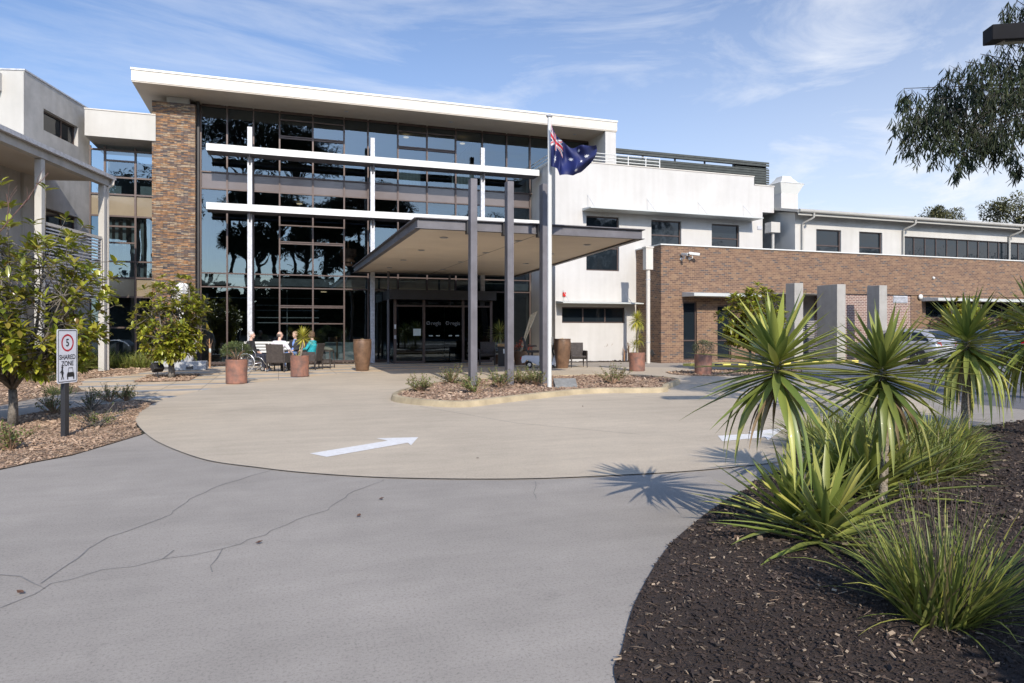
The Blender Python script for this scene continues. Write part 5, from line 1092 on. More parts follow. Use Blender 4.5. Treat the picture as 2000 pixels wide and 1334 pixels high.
for (c, r_, vis) in clus:
    m_ = root_.lerp(c, .5) + Vector((0, 0, .5)); wd.tube([root_ + Vector((0, 0, rr.uniform(-.5, 1.5))), m_, c + Vector((0, 0, r_ * .5))], [.022, .014, .005], 5)
    for k in range(int(42 * r_ / .4) if vis else 34):
        d = rdir(rr); a_ = c + Vector((d.x, d.y, d.z * .8)) * r_ * rr.uniform(.3, 1) ** .6; L_ = rr.uniform(.15, .42) * (1 if r_ > .15 else .5); b_ = a_ + Vector((rr.gauss(0, .05) - .04, rr.gauss(0, .05), -L_))
        if vis and k % 2 == 0: wd.tube([c.lerp(a_, .5), a_, b_], [.004, .003, .0015], 3, False)
        sc_ = 1 if vis else 2.0
        for q_ in range(7 if vis else 7):
            t = rr.random(); leaf(lf, a_.lerp(b_, t), Vector((rr.gauss(-.12, .42), rr.gauss(0, .42), -1)), rr.uniform(.10, .22) * sc_, rr.uniform(.016, .027) * sc_, Vector((rr.gauss(0, 1), rr.gauss(0, 1), 0)), .05)
wd.build('trunk', mat('gum_bark', (.09, .075, .06), .9, var=.25, vscale=8), ge, fix=False); lf.build('crown', M['gum'], ge, fix=False)
# trees beyond the roofs
def crown(lf, rr, c, rad, n, LL, ncl=26, flat=1.0):
    cl = [(c + Vector((d.x * rad, d.y * rad, d.z * rad * .62 * flat)) * 1.0 if False else c + Vector((d.x, d.y, d.z * .62 * flat)) * rad * rr.uniform(.35, .95), rad * rr.uniform(.14, .30)) for d in [rdir(rr, -.35, 1) for _ in range(ncl)]]
    for i in range(n):
        cc, cr = rr.choice(cl); d = rdir(rr, -.8, 1); leaf(lf, cc + d * cr * rr.uniform(.5, 1.1), rdir(rr) + d, LL * rr.uniform(.6, 1.4), LL * .6)
    return cl
def bigtree(name, loc, h, rad, n, LL, mt, label, seed, ncl=26, trunk=.3, group=None, flat=1.0, limb=True):
    rr = random.Random(seed); e = empty(name, loc, 0, label, 'tree', group); c = Vector(loc); lf = MB(); wd = MB()
    cl = crown(lf, rr, c + Vector((0, 0, h - rad * .55 * flat)), rad, n, LL, ncl, flat); f0 = c + Vector((0, 0, h * .4)); wd.tube([c, f0, c + Vector((rr.gauss(0, .3), 0, h * .65)), c + Vector((0, 0, h * .88))], [trunk, trunk * .8, trunk * .6, trunk * .25], 10)
    for cc, cr in cl: a_ = c + Vector((0, 0, min(h * .88, (cc.z - c.z) * rr.uniform(.78, .93)))); wd.tube([a_, a_.lerp(cc, .5) + rdir(rr) * rad * .08, cc], [trunk * .26, trunk * .17, trunk * .05], 5)
    wd.build('trunk', M['bark'] if mt != 'pine' else mat('pine_bark', (.05, .04, .035), .95), e, fix=False); lf.build('crown', M[mt], e, fix=False); return e
p = CW(830 / 1333 * 70, 70, 0); bigtree('background_tree', (p.x, p.y, 0), 14.0, 2.9, 4600, .22, 'fartree', 'rounded brownish-green tree peeking over the gutter', 5, 24, group='trees beyond the roofs')
p = CW(990 / 1333 * 72, 72, 0); bigtree('background_tree', (p.x, p.y, 0), 15.4, 3.6, 5200, .24, 'fartree', 'grey-green tree over the roof at the right edge', 6, 24, group='trees beyond the roofs')
# tall pines and woodland behind the camera, mirrored in the glass and windows
for i, (x, y, h, r_, lab) in enumerate(((-7, -72, 43, 11, 'tallest umbrella pine behind the camera, mirrored at the left of the glass wall'), (4, -80, 41, 10, 'umbrella pine behind the camera, mirrored in the middle of the glass wall'), (17, -76, 30, 8, 'shorter pine behind the camera, mirrored above the canopy'), (40, -70, 24, 9, 'broad pine behind the camera, mirrored in the white building windows'), (-22, -76, 30, 9, 'pine behind the camera, mirrored in the link block'), (-1, -66, 27, 8, 'low-crowned pine between the two tallest ones behind the camera'), (10, -68, 25, 8, 'leaning dark pine behind the camera, mirrored above the doors'), (-4, -63, 19, 6, 'low rounded tree in front of the tallest pine behind the camera'), (6, -64, 21, 6.5, 'low rounded tree between the umbrella pines behind the camera'), (14, -62, 17, 6, 'small rounded tree behind the camera, mirrored beside the canopy'), (58, -72, 26, 9, 'broad pine behind the camera, mirrored in the brick building windows'), (75, -74, 27, 9, 'rightmost pine behind the camera'))):
    bigtree('pine_tree', (x, y, 0), h, r_, 9000, .55, 'pine', lab, 200 + i, 46, .55, 'pines behind the camera', .75)
lf = MB(); rr = random.Random(9)
for i in range(85000):
    x = rr.uniform(-90, 280); hh = (10 if x < 18 else 17) + 6.0 * mnoise.noise(Vector((x * .09, 0, 0))) + 3 * mnoise.noise(Vector((x * .33, 5, 0))); z = rr.uniform(0, 1) ** .8 * max(2, hh)
    leaf(lf, (x, -60 + rr.gauss(0, 4.5) + 2.5 * mnoise.noise(Vector((x * .25, z * .3, 2))), z), rdir(rr), rr.uniform(.5, 1.2), rr.uniform(.4, .8))
for i in range(16000):
    x = rr.uniform(-90, 280); hh = ((10 if x < 18 else 17) + 6.0 * mnoise.noise(Vector((x * .09, 0, 0)))) * .86; leaf(lf, (x, -66 + rr.gauss(0, 1.5), rr.uniform(0, .93) * hh), Vector((rr.gauss(0, 1), rr.gauss(0, .15), rr.gauss(0, .5))), rr.uniform(1.6, 3), rr.uniform(1.4, 2.4), Vector((0, 1, 0)))
tag(lf.build('woodland', M['pine'], fix=False), 'dark belt of woodland behind the camera, mirrored in the lower windows', 'woodland', kind='stuff')
leafy('garden_bush', (4.4, -.65, .01), 2.0, 1.6, 15000, .18, 'shrub', 'rounded bush outside the frame that shades the bottom right corner', 'shrub', seed=41, stem=.03, base=.05)
# bare tree on the left edge
e = empty('bare_tree', tuple(CW(-7.75, 9.6, 0.0)), 0, 'leafless reddish twigs rising at the left edge above the magnolia', 'tree'); rr = random.Random(14); q_ = MB(); c = CW(-7.75, 9.6, 0)
def twigs(p, d, L_, r_, dep):
    m_ = p + d * L_ * .5 + rdir(rr) * L_ * .05; t = p + d * L_ + rdir(rr) * L_ * .06; q_.tube([p, m_, t], [r_, r_ * .8, r_ * .6], 5)
    if dep:
        for k in range(3): twigs(m_.lerp(t, rr.uniform(.2, 1)), (d + rdir(rr, 0, .7) * .55 + Vector((0, 0, .15))).normalized(), L_ * rr.uniform(.5, .72), r_ * .55, dep - 1)
twigs(c, Vector((.02, 0, 1)), 1.9, .035, 4); q_.build('branch', mat('red_twig', (.16, .09, .075), .8), e, fix=False)

# ================================================================== STREET FURNITURE
sg = CW(-868 / 1333 * 10.06, 10.06, 0); wax = (Vector((_c, -_s, 0)) * .06 + Vector((_s, _c, 0)) * .998).normalized(); rzs = atan2(wax.y, wax.x)
ss = empty('shared_zone_sign', (sg.x, sg.y, 0), rzs, 'white speed sign reading 5 SHARED ZONE on a black post', 'sign')
def lb(mb, name, m, par, **k): return mb.build(name, m, par, local=True, **k)
q = MB(); q.box(-.042, .042, .006, .075, 0, 1.4); lb(q, 'post', M['steel_dark'], ss)
def rrect(w_, h_, r_, n=6):
    out = []
    for cx, cy, a0 in ((w_ / 2 - r_, h_ / 2 - r_, 0), (-w_ / 2 + r_, h_ / 2 - r_, pi / 2), (-w_ / 2 + r_, -h_ / 2 + r_, pi), (w_ / 2 - r_, -h_ / 2 + r_, 3 * pi / 2)):
        for k in range(n + 1): out.append((cx + r_ * cos(a0 + k * pi / 2 / n), cy + r_ * sin(a0 + k * pi / 2 / n)))
    return out
def flat(poly, y, cz, name, m, par, th=.001):
    q_ = MB(); n_ = len(poly); q_.v = [(p_[0], y, p_[1] + cz) for p_ in poly] + [(p_[0], y - th, p_[1] + cz) for p_ in poly]
    q_.f = [tuple(reversed(range(n_))), tuple(n_ + k for k in range(n_))] + [(k, (k + 1) % n_, n_ + (k + 1) % n_, n_ + k) for k in range(n_)]
    return lb(q_, name, m, par)
CZ = 1.205; SW, SH = .42, .79
mw = mat('sign_white', (.72, .73, .78), .35, var=.03); mbk = mat('sign_black', (.015, .015, .02), .4); mrd = mat('sign_red', (.55, .02, .04), .4)
pl = flat(rrect(SW, SH, .03), .006, CZ, 'plate', mw, ss, .006)
def ring(po, pi_, y, cz, name, m, par):
    q_ = MB(); n_ = len(po); q_.v = [(p_[0], y, p_[1] + cz) for p_ in po] + [(p_[0], y, p_[1] + cz) for p_ in pi_]
    q_.f = [(k, (k + 1) % n_, n_ + (k + 1) % n_, n_ + k) for k in range(n_)]; return lb(q_, name, m, par, fix=False)
ring(rrect(SW - .03, SH - .03, .025), rrect(SW - .05, SH - .05, .018), -.002, CZ, 'border', mbk, pl)
circle = lambda r_, n_=40: [(r_ * cos(2 * pi * k / n_), r_ * sin(2 * pi * k / n_)) for k in range(n_)]
ring(circle(.128), circle(.102), -.002, CZ + .195, 'speed_ring', mrd, pl)
for body, z, s_2 in (('5', CZ + .192, .155), ('SHARED', CZ - .018, .098), ('ZONE', CZ - .112, .098)):
    o = text_obj(body, s_2, mbk, pl, (0, -.0015, z), (pi / 2, 0, 0), .0006)
    for v in o.data.vertices: v.co.x *= .93
q = MB(); z0 = CZ - .34
for poly in ([(-.125, .155), (-.095, .155), (-.085, .085), (-.09, .05), (-.075, .0), (-.09, .0), (-.105, .05), (-.112, .0), (-.13, .0), (-.118, .06), (-.13, .09)], [(-.13, .13), (-.16, .10), (-.158, .092), (-.12, .115)], [(-.1, .14), (-.075, .09), (-.08, .085), (-.10, .12)], [(x_ * .021 - .108, .175 + y_ * .021) for x_, y_ in [(cos(k), sin(k)) for k in [i * .6283 for i in range(10)]]]):
    q.face(*[(a_, -.002, z0 + b_) for a_, b_ in poly])
for poly in ([(.005, .10), (.125, .10), (.14, .075), (.145, .03), (-.015, .03), (-.01, .075)], [(-.01, .03), (.012, .03), (.012, -.005), (-.01, -.005)], [(.118, .03), (.14, .03), (.14, -.005), (.118, -.005)], [(.01, .10), (.02, .165), (.028, .165), (.018, .10)], [(.112, .10), (.102, .165), (.11, .165), (.12, .10)], [(.02, .158), (.11, .158), (.11, .168), (.02, .168)]):
    q.face(*[(a_, -.002, z0 + b_) for a_, b_ in poly])
lb(q, 'pictogram', mbk, pl, fix=False)
# flagpole and flag
fp = empty('flagpole', (6.5, 16.07, .1), 0, 'tall white flagpole standing in the kerbed island', 'flagpole')
q = MB(); q.tube([(6.5, 16.07, .1), (6.5, 16.07, 6.98)], [.055, .045], 20); autosmooth(q.build('pole', M['white_metal'], fp)); q = MB(); q.lathe([(0, 0), (.07, 0), (.085, .03), (.05, .06), (0, .06)], (6.5, 16.07, 6.98), 20); autosmooth(q.build('cap', M['galv'], fp))
q = MB(); q.tube([(6.555, 16.05, 1.2), (6.548, 16.05, 6.9)], .006, 5); q.build('halyard', M['white_metal'], fp); q = MB(); q.box(6.53, 6.57, 15.99, 16.03, 1.2, 1.4); q.build('cleat', M['chrome'], fp)
def interp(t, tb):
    for (a, x), (b_, y) in zip(tb, tb[1:]):
        if t <= b_: 
            k = (t - a) / (b_ - a); k = k * k * (3 - 2 * k) * .5 + k * .5; return x + (y - x) * k
    return tb[-1][1]
FW_ = 17.1
def flagpt(u, v):
    x = interp(u, [(0, 1075.5), (.25, 1084), (.5, 1098), (.75, 1129), (1, 1164)]); yt = interp(u, [(0, 241), (.25, 261), (.5, 276), (.65, 289), (.82, 284), (1, 283)]); yb = interp(u, [(0, 325), (.25, 326), (.38, 329), (.5, 342), (.7, 342), (.85, 338), (1, 318)])
    x += 6 * sin(v * 3.2) * u * (1 - .4 * u) - 5 * u * v * v * 2.0
    y = yt + (yb - yt) * v + 1.6 * sin(u * 22 + v * 4) * u
    w_ = FW_ + .16 * sin(u * 13 + v * 2.2) * (.25 + .75 * u) + .07 * sin(u * 29 - v * 5) * u + (.10 * sin(v * 9 + u * 6) * max(0, u - .3))
    return CW((x - 1000) / 1333 * w_, w_, 1.6 + (643 - y) / 1333 * w_)
def star(cu, cv, r_, n_, u, v, asp=2.0, inner=.45):
    dx, dy = (u - cu) * asp, -(v - cv); rad_ = sqrt(dx * dx + dy * dy)
    if rad_ > r_: return False
    a = atan2(dx, dy) % (2 * pi / n_); a = min(a, 2 * pi / n_ - a); h = pi / n_
    # edge between tip (r,0) and inner (r*inner,h)
    x1, y1 = r_, 0; x2, y2 = r_ * inner * cos(h), r_ * inner * sin(h); px_, py_ = rad_ * cos(a), rad_ * sin(a)
    return (x2 - x1) * (py_ - y1) - (y2 - y1) * (px_ - x1) > 0
def flagcol(u, v):
    if star(.25, .75, .15, 7, u, v) or star(.75, .83, .072, 7, u, v) or star(.625, .44, .072, 7, u, v) or star(.75, .17, .072, 7, u, v) or star(.86, .37, .072, 7, u, v) or star(.80, .54, .042, 5, u, v): return 1
    if u < .5 and v < .5:
        X, Y = (u - .25) * 4, (v - .25) * 2      # X in [-1,1] over length 1, Y in [-.5,.5]
        if abs(X) < .10 or abs(Y) < .10: return 2
        if abs(X) < .168 or abs(Y) < .168: return 1
        L5 = sqrt(1.25); d1 = (Y - X * .5) / sqrt(1.25); d2 = (Y + X * .5) / sqrt(1.25)
        for d, sgn in ((d1, 1), (d2, -1)):
            dd = d * (1 if X * sgn > 0 else -1) * sgn
            if 0 < dd * 1 < .066: return 2
            if abs(d) < .10: return 1
    return 0
q = MB(); NU, NV = 220, 120
for i in range(NU + 1):
    for j in range(NV + 1): q.v.append(tuple(flagpt(i / NU, j / NV)))
q.f = [(i * (NV + 1) + j, (i + 1) * (NV + 1) + j, (i + 1) * (NV + 1) + j + 1, i * (NV + 1) + j + 1) for i in range(NU) for j in range(NV)]
fl = q.build('flag', leafmat('flag_navy', [(.012, .02, .11), (.012, .02, .11)], .6, .15), smooth=True, fix=False)
fl.data.materials.append(leafmat('flag_white', [(.8, .8, .82), (.8, .8, .82)], .6, .2)); fl.data.materials.append(leafmat('flag_red', [(.62, .015, .04), (.62, .015, .04)], .6, .2))
for k, p_ in enumerate(fl.data.polygons): p_.material_index = flagcol((k // NV + .5) / NU, (k % NV + .5) / NV)
tag(fl, 'navy flag with a union canton and white stars, rippling from the flagpole', 'flag')
# plaque
p = G(1105, 758, .1); pq = empty('stone_plaque', (p[0], p[1], .1), -YAW, 'sloping grey stone plaque at the kerb beside the flagpole', 'plaque')
q = MB(); q.hexa([(-.28, 0, .005), (.28, 0, .005), (.30, .34, .005), (-.30, .34, .005), (-.26, 0, .05), (.30, 0, .05), (.28, .34, .23), (-.30, .34, .23)]); lb(q, 'slab', mat('plaque_stone', (.22, .22, .21), .7, var=.12, vscale=9, bump=.2), pq, bevel=.008)
# street light
le = CW(6.5, 8.0, 0); sl = empty('street_light', tuple(CW(7.3, 8.3, 0)), 0, 'dark rectangular lamp head reaching in at the top right corner', 'street light'); b0 = ROOT[sl.name]
def A(r_, f_, z): return CW(r_, f_, z)
q = MB(); q.hexa([A(5.56, 7.9, 4.95), A(6.9, 7.9, 5.02), A(6.9, 8.3, 5.14), A(5.72, 8.3, 5.04), A(5.56, 7.9, 5.13), A(6.9, 7.9, 5.22), A(6.9, 8.3, 5.30), A(5.72, 8.3, 5.22)]); q.build('lamp_head', mat('lamp_black', (.012, .012, .014), .8, spec=.15), sl, bevel=.01)
q = MB(); q.hexa([A(5.75, 7.97, 4.955), A(6.6, 7.97, 4.99), A(6.6, 8.22, 5.07), A(5.82, 8.22, 5.015), A(5.75, 7.97, 4.99), A(6.6, 7.97, 5.03), A(6.6, 8.22, 5.11), A(5.82, 8.22, 5.05)]); q.build('lens', mat('lamp_lens', (.45, .45, .42), .2), sl)
q = MB(); q.tube([A(7.3, 8.3, 0), A(7.3, 8.2, 5.12)], [.09, .06], 14); q.tube([A(7.3, 8.2, 5.1), A(6.85, 8.1, 5.12)], .04, 10); q.build('pole', M['steel_dark'], sl, smooth=True)
# plinth and statue
p = G(350, 724); pt = empty('plinth_block', (p[0], p[1] + .3, 0), 0, 'low pale stone plinth behind the magnolia in front of the pier', 'plinth'); q = MB(); q.box(-.95, .95, -.35, .45, .01, .34); lb(q, 'block', mat('pale_stone', (.42, .43, .44), .8, var=.1, vscale=4, bump=.2), pt, bevel=.02)
q = MB(); q.box(-.55, -.25, -.37, -.33, .06, .16); q.box(.25, .5, -.37, -.33, .06, .16); lb(q, 'drain_slot', M['black_paint'], pt)
e = empty('white_sculpture', (p[0] + .1, p[1] + .35, .34), 0, 'tall white twisted stone sculpture on the plinth, half hidden by the magnolia', 'sculpture'); q = MB(); n_ = 24
for k in range(37):
    z = k * .085; t = k / 36; 
    for j in range(n_):
        a_ = 2 * pi * j / n_ ; r_ = (.26 - .12 * t + .09 * sin(t * 9)) * (1 + .28 * sin(3 * a_ + t * 7)); q.v.append((r_ * cos(a_) + .12 * sin(t * 6), r_ * sin(a_), z))
for k in range(36):
    for j in range(n_): a_ = k * n_ + j; b_ = k * n_ + (j + 1) % n_; q.f.append((a_, b_, b_ + n_, a_ + n_))
q.f.append(tuple(36 * n_ + j for j in range(n_))); lb(q, 'figure', mat('white_stone', (.78, .77, .74), .6, var=.06, bump=.1), e, smooth=True)
# curved seat
p = G(219, 716); e = empty('curved_shelter', (p[0], p[1] + .5, 0), .2, 'small white curved shell seat on a dark leg left of the stone pier', 'seat'); q = MB(); n_ = 16
for k in range(n_ + 1):
    a_ = pi * (.12 + .76 * k / n_); 
    for (yy, rr_) in ((-.45, 1.0), (.45, 1.0), (.45, .93), (-.45, .93)): q.v.append((.48 * rr_ * cos(a_) * 1.25, yy, .72 + .42 * rr_ * sin(a_)))
for k in range(n_):
    for j in range(4): a_ = k * 4 + j; b_ = k * 4 + (j + 1) % 4; q.f.append((a_, b_, b_ + 4, a_ + 4))
lb(q, 'shell', M['white_metal'], e); q = MB(); q.box(.05, .17, -.1, .1, 0, 1.02); lb(q, 'leg', M['steel_dark'], e)
def floodlight(px, py, lab, s_=1.0, rz=0):
    p = G(px, py); e = empty('floodlight', (p[0], p[1], .01), rz, lab, 'floodlight', 'black ground floodlights'); q = MB(); q.lathe([(0, 0), (.13 * s_, 0), (.13 * s_, .03), (.02, .04), (.02, .2 * s_)], (0, 0, 0), 16); lb(q, 'base', M['black_plastic'], e)
    q = MB(); q.obox((0, .02, .28 * s_), (.26 * s_, .16 * s_, .2 * s_), 0, Matrix.Rotation(-.7, 3, 'X')); lb(q, 'housing', M['black_plastic'], e, bevel=.02); q = MB(); q.obox((0, .08 * s_, .34 * s_), (.2 * s_, .02, .14 * s_), 0, Matrix.Rotation(-.7, 3, 'X')); lb(q, 'lens', M['galv'], e)
floodlight(308, 740, 'black floodlight on the tan chips left of the second magnolia trunk', 1.3, .6); floodlight(1281, 708, 'black box floodlight on the ground at the corner of the brick wall', 1.6, 0)
# ================================================================== FURNITURE, PEOPLE, VEHICLES
def remesh(o, vox):
    m_ = o.modifiers.new('r', 'REMESH'); m_.mode = 'VOXEL'; m_.voxel_size = vox; m_.use_smooth_shade = True
    s_ = o.modifiers.new('s', 'SMOOTH'); s_.iterations = 3; s_.factor = .5
    dg = bpy.context.evaluated_depsgraph_get(); me = bpy.data.meshes.new_from_object(o.evaluated_get(dg)); mats = list(o.data.materials); o.modifiers.clear(); o.data = me; me.materials.clear()
    for m2 in mats: me.materials.append(m2)
    for p_ in me.polygons: p_.use_smooth = True
    return o
def wicker_chair(loc, rz, label, sc=1.13):
    e = empty('wicker_chair', loc, rz, label, 'chair', 'dark wicker armchairs'); e.scale = (sc,) * 3
    q = MB(); q.box(-.27, .27, -.24, .27, .36, .44); lb(q, 'seat', M['wicker'], e, bevel=.02)
    q = MB(); q.hexa([(-.28, -.27, .30), (.28, -.27, .30), (.28, -.22, .30), (-.28, -.22, .30), (-.30, -.38, .92), (.30, -.38, .92), (.30, -.34, .92), (-.30, -.34, .92)]); lb(q, 'backrest', M['wicker'], e, bevel=.015)
    for s_ in (-1, 1):
        q = MB(); q.box(s_ * .30 - .025, s_ * .30 + .025, -.27, .27, .30, .63); lb(q, 'armrest', M['wicker'], e, bevel=.02)
        for y in (-.26, .25):
            q = MB(); q.tube([(s_ * .29, y, .34), (s_ * .30, y * 1.08, 0)], [.028, .018], 8); lb(q, 'leg', M['wicker'], e)
    return e
def seated(loc, rz, label, top_c, leg_c, hair_c, bald=0, female=False, jacket=None, arms='lap', lean=0, sc=1.10, turn=0, shoes=(.03, .03, .03), armsz=0):
    """facing local +Y, seat height .45"""
    e = empty('person', loc, rz, label, 'person'); e.scale = (sc,) * 3
    V = Vector; hip = V((0, 0, .53)); ch = V((0, -.04 + lean, .88)); nk = V((0, -.03 + lean * 1.3, 1.08)); hd = V((0, .01 + lean * 1.5, 1.24)); sw = .165 if female else .185
    Rh = Matrix.Rotation(turn, 3, 'Z')
    sh = [V((s_ * sw, -.04 + lean * 1.2, 1.0)) for s_ in (-1, 1)]
    if arms == 'lap': el = [V((s_ * .25, .02, .74)) for s_ in (-1, 1)]; wr = [V((s_ * .09, .24, .66)) for s_ in (-1, 1)]
    elif arms == 'wide': el = [V((s_ * .34, .0, .78)) for s_ in (-1, 1)]; wr = [V((s_ * .33, .22, .66)) for s_ in (-1, 1)]
    else: el = [V((s_ * .24, .08, .76)) for s_ in (-1, 1)]; wr = [V((s_ * .14, .32, .70)) for s_ in (-1, 1)]
    kn = [V((s_ * .11, .44, .53)) for s_ in (-1, 1)]; an = [V((s_ * .12, .47, .10)) for s_ in (-1, 1)]
    b = MB()
    b.tube([hip, ch, nk], [.11, .11, .055], 12); b.tube([nk, nk.lerp(hd, .6)], [.055, .05], 12)
    def H(x, y, z): return hd + Rh @ V((x, y, z))
    b.ell(H(0, -.01, .03), (.074, .092, .098), 18, 14, Rh); b.ell(H(0, .022, -.04), (.056, .064, .07), 14, 10, Rh); b.ell(H(0, .055, -.088), (.026, .024, .022), 10, 8, Rh)
    b.tube([H(0, .078, .02), H(0, .104, -.022)], [.010, .018], 8); b.ell(H(0, .083, .035), (.05, .012, .010), 10, 6, Rh); b.ell(H(0, .082, -.056), (.024, .010, .006), 10, 6, Rh); b.ell(H(0, .082, -.067), (.021, .010, .007), 10, 6, Rh)
    for s_ in (-1, 1):
        b.ell(H(s_ * .076, -.012, 0), (.012, .02, .032), 8, 8, Rh); b.ell(H(s_ * .04, .062, -.02), (.022, .02, .02), 8, 8, Rh)
    for k in (0, 1):
        b.tube([nk + V((0, 0, -.06)), sh[k], el[k], wr[k]], [.05, .045, .036, .026], 10)
        d = (wr[k] - el[k]).normalized(); s_ = (-1, 1)[k]
        if arms == 'lap': d = (d + V((-s_ * .5, .1, -.35))).normalized()
        lat = d.cross(V((0, 0, 1))).normalized(); dn = lat.cross(d).normalized() 
        if dn.z > 0: dn = -dn
        pc = wr[k] + d * .05; b.tube([wr[k], wr[k] + d * .035, wr[k] + d * .085], [.024, .033, .034], 10)
        for f_ in range(4):
            o_ = (f_ - 1.5) * .020; ln = (.062, .074, .070, .055)[f_]; a0 = wr[k] + d * .08 + lat * o_; a1 = a0 + d * ln * .5 + dn * .010; a2 = a1 + d * ln * .28 + dn * .022; a3 = a2 + d * .008 + dn * .02
            b.tube([a0 - d * .02, a0, a1, a2, a3], [.0105, .0105, .0098, .009, .007], 8)
        tb = wr[k] + d * .03 - lat * .028 * s_; b.tube([tb, tb + d * .03 - lat * .022 * s_, tb + d * .062 - lat * .024 * s_ + dn * .01], [.013, .0115, .009], 8)
        b.tube([hip + V(((-1, 1)[k] * .08, 0, 0)), kn[k], an[k], an[k] + V((0, .10, -.05))], [.07, .05, .038, .03], 10)
    body = remesh(lb(b, 'body', M['skin'], e), .009)
    def cloth(col, nm, rough=.85): return mat(nm, col, rough, var=.10, vscale=16, bump=.25, bscale=26)
    t_ = MB(); t_.tube([hip + V((0, 0, -.04)), hip.lerp(ch, .4) + V((0, .01, 0)), ch, nk + V((0, 0, -.085)), nk + V((0, 0, -.02))], [.155, .155, .165, .11, .068], 16); t_.ell(ch + V((0, 0, .03)), (sw + .03, .125, .15), 14, 10); t_.ell(hip.lerp(ch, .35) + V((0, .03, 0)), (.165, .15, .15), 12, 8)
    if female:
        for s_ in (-1, 1): t_.ell(ch + V((s_ * .07, .10, .0)), (.07, .06, .07), 10, 8)
    for k in (0, 1): t_.tube([nk + V((0, 0, -.08)), sh[k] + V((0, 0, -.01)), el[k], el[k].lerp(wr[k], .92)], [.07, .075, .058, .045], 12)
    remesh(lb(t_, 'shirt' if not jacket else 'jacket', cloth(jacket or top_c, 'shirt_cloth'), e), .013)
    if jacket:
        t_ = MB(); t_.ell(ch + V((0, .055, -.03)), (.085, .12, .20), 12, 10); t_.ell(hip.lerp(ch, .35) + V((0, .075, 0)), (.08, .14, .14), 12, 8); t_.tube([ch + V((0, .03, .1)), nk + V((0, .015, .0))], [.06, .062], 12); remesh(lb(t_, 'shirt', cloth(top_c, 'inner_shirt'), e), .013)
    t_ = MB(); t_.ell(hip + V((0, 0, -.02)), (.175, .16, .11), 14, 10)
    for k in (0, 1): t_.tube([hip + V(((-1, 1)[k] * .09, 0, 0)), hip.lerp(kn[k], .55) + V(((-1, 1)[k] * .02, 0, .005)), kn[k], kn[k].lerp(an[k], .45) , an[k] + V((0, 0, -.01))], [.10, .09, .075, .068, .062], 12)
    remesh(lb(t_, 'trousers', cloth(leg_c, 'trouser_cloth'), e), .013)
    for k in (0, 1):
        t_ = MB(); a_ = an[k]; t_.ell(a_ + V((0, .0, -.05)), (.042, .065, .045), 12, 8); t_.ell(a_ + V((0, .10, -.065)), (.046, .10, .032), 12, 8); t_.box(a_.x - .04, a_.x + .04, a_.y - .06, a_.y + .18, .0, .02); remesh(lb(t_, 'shoe', mat('shoe', shoes, .5), e), .009)
    for k in (-1, 1):
        t_ = MB(); t_.ell(H(k * .030, .073, .012), (.012, .008, .007), 8, 6, Rh); lb(t_, 'eye', M['black_plastic'], e)
    hm = mat('hair', hair_c, .7, var=.2, vscale=60, bump=.6, bscale=140); t_ = MB()
    if female:
        t_.ell(H(0, -.03, .05), (.10, .105, .095), 16, 12, Rh); t_.ell(H(0, -.065, -.02), (.095, .07, .09), 14, 10, Rh)
        for s_ in (-1, 1): t_.ell(H(s_ * .07, -.02, -.01), (.03, .055, .075), 10, 8, Rh)
    elif bald:
        for s_ in (-1, 1): t_.ell(H(s_ * .06, -.045, .005), (.030, .060, .05), 10, 8, Rh)
        t_.ell(H(0, -.080, .0), (.066, .034, .062), 12, 8, Rh)
    else:
        t_.ell(H(0, -.028, .055), (.092, .100, .090), 16, 12, Rh); t_.ell(H(0, -.055, .0), (.088, .064, .078), 12, 10, Rh)
    remesh(lb(t_, 'hair', hm, e), .010)
    return e
def yaw_to(dx, dy): return atan2(-dx, dy)          # rotation that turns +Y towards (dx, dy)
RT = Vector((_c, -_s, 0)); FWD = Vector((_s, _c, 0))
S = 1.13
